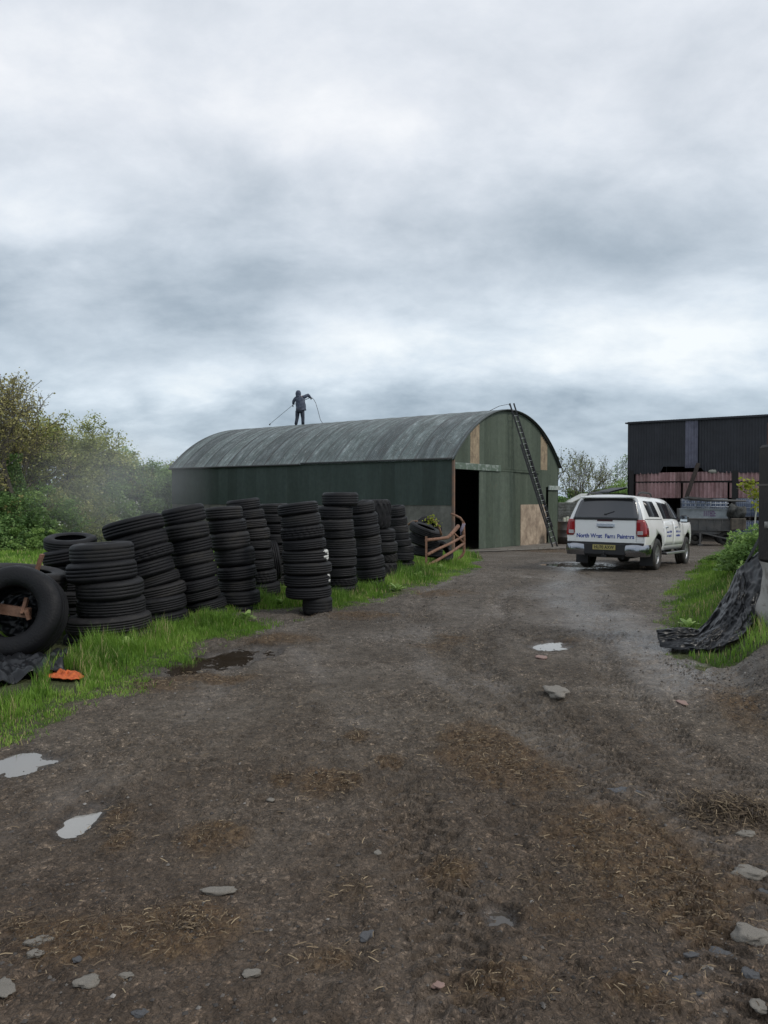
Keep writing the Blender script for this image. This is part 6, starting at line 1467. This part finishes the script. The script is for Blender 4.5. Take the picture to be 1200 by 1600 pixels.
tag(link('gravel', np_mesh('gravel', V.reshape(-1, 3), None, tr, {'v': np.repeat(sd_**1.3, 6)}), GRAVM), 'scattered small stone chips in the mud', 'gravel', kind='stuff')
stp = mat('stone_pale', (.26, .235, .20), .85, col2=(.16, .145, .125), vscale=14, var=.3, bump=.5); std = mat('stone_dark', (.085, .085, .090), .8, col2=(.15, .15, .15), vscale=16, thr=(.5, .7), bump=.5); str_ = mat('stone_pink', (.30, .20, .17), .8, col2=(.20, .13, .11), vscale=12)
STN = [(1170, 1364, 46, 20, 0, 'p', 'pale flat stone, upper one of the two large pale stones at the right edge'), (1174, 1473, 52, 34, 35, 'p', 'large pale kidney-shaped stone low at the right edge'), (1126, 1489, 36, 20, 10, 'd', 'dark grey pointed stone left of the pale kidney-shaped one'),
       (1175, 1528, 28, 26, 20, 'd', 'round dark grey stone below the pale kidney-shaped one'), (1186, 1583, 26, 26, 60, 'p', 'pale stone in the bottom right corner'), (1196, 1388, 16, 20, 0, 'd', 'dark stone cut by the right edge below the pale flat stone'),
       (1166, 1309, 27, 10, 8, 'p', 'thin pale stone just below the dark straw heap'), (1058, 1534, 13, 34, 80, 'd', 'narrow upright-looking grey stone among small ones at lower right'), (1104, 1510, 16, 8, 15, 'p', 'small pale stone just left of the round dark one'),
       (1080, 1498, 24, 9, 0, 'd', 'low dark stone left of the dark pointed stone'), (345, 1393, 52, 12, -8, 'p', 'long thin grey stone alone in the left middle foreground'), (137, 1541, 40, 22, -38, 'p', 'pale oblong stone near the lower left corner'),
       (62, 1474, 36, 15, -20, 'p', 'pale stone beside straw at the left, upper of a touching pair'), (56, 1498, 26, 14, -25, 'p', 'pale stone at the left, lower of a touching pair'), (8, 1548, 26, 46, -60, 'p', 'large pale stone cut by the left edge near the bottom'),
       (197, 1529, 22, 9, -5, 'p', 'small pale stone right of the pale oblong one'), (391, 1529, 29, 15, -10, 'p', 'pale stone standing out alone at bottom centre-left'), (572, 1470, 18, 20, 40, 'd', 'small mottled grey stone at the bottom centre'),
       (219, 1589, 26, 14, 0, 'd', 'dark wet stone at the bottom edge on the left'), (870, 1093, 34, 17, -5, 'p', 'crumpled-looking pale stone by itself in the track centre-right'), (1066, 1104, 14, 12, 0, 'r', 'small pinkish stone on the right side of the track'),
       (973, 1236, 50, 11, 3, 'd', 'long flat grey stone in the right track'), (121, 1503, 14, 11, 0, 'd', 'small bluish stone between the pale pair and the oblong stone'), (684, 1546, 20, 14, 0, 'r', 'small pinkish-white stone at the bottom centre'),
       (1095, 1556, 20, 8, 0, 'd', 'small low grey stone at the bottom right between larger ones'), (1128, 1610, 24, 14, 0, 'd', 'grey stone cut by the bottom edge on the right'), (1042, 1530, 12, 6, 0, 'd', 'tiny grey stone left of the narrow grey stone'),
       (845, 1030, 16, 6, 0, 'r', 'small brown stone beside the bright puddle'), (590, 1338, 11, 8, 0, 'p', 'small white pebble in the middle of the mud'), (423, 1256, 11, 7, 0, 'p', 'tiny white pebble left of the central straw patch')]
for i, (px, py, w, h, ang, k_, lab) in enumerate(STN):
    g = gpt(px, py); kx = g.y/F; dpt_ = abs(gpt(px, py-h/2).y-gpt(px, py+h/2).y)
    bm = stone_geo(rs, 3, .5, i*7.3+2); me = bpy.data.meshes.new('stone'); bm.to_mesh(me); bm.free()
    o = link('stone', me, {'p': stp, 'd': std, 'r': str_}[k_], smooth=True)
    a_, b_ = w*kx/2, min(dpt_/2, w*kx*1.1)
    th_ = max(min(a_, b_)*.85, .012)
    o.scale = (a_*1.05, max(b_*.85, a_*.35), th_); o.rotation_euler = (0, 0, -R(ang)*.6)
    o.location = (g.x, g.y, g.z+float(micro(np.array([g.x]), np.array([g.y]), np.zeros(1), strawness(np.array([g.x]), np.array([g.y])))[0])+th_*.12+.004); tag(o, lab, 'stone', 'stones in the mud')
# ------------------------------------------------------------------ drifting spray at the left end of the barn
mm = bpy.data.materials.new('spray_mist'); mm.use_nodes = True; t = mm.node_tree; t.nodes.clear()
co = N(t, 'ShaderNodeTexCoord').outputs['Object']; ln = N(t, 'ShaderNodeVectorMath', operation='LENGTH'); t.links.new(co, ln.inputs[0])
fall = RAMP(t, ln.outputs['Value'], [(0, (1, 1, 1)), (.5, (.55, .55, .55)), (1, (0, 0, 0))])
nz = RAMP(t, NOISE(t, co, 2.2, 3, .55), [(.3, (0.35, .35, .35)), (.75, (1, 1, 1))])
vp = N(t, 'ShaderNodeVolumePrincipled'); vp.inputs['Color'].default_value = (.9, .93, .95, 1); vp.inputs['Anisotropy'].default_value = 0
t.links.new(M_(t, 'MULTIPLY', M_(t, 'MULTIPLY', fall, nz), .17), vp.inputs['Density'])
ou = N(t, 'ShaderNodeOutputMaterial'); t.links.new(vp.outputs[0], ou.inputs['Volume'])
mb = MB(); mb.lathe([(.001, -1), (.38, -.92), (.71, -.71), (.92, -.38), (1, 0), (.92, .38), (.71, .71), (.38, .92), (.001, 1)], 24)
o = mb.build('spray_mist', mm); c = at(178, 762, 32); o.location = c; o.scale = (4.6, 3.4, 3.1); tag(o, 'faint drifting spray before the hedge at the left end of the barn', 'mist', kind='stuff')
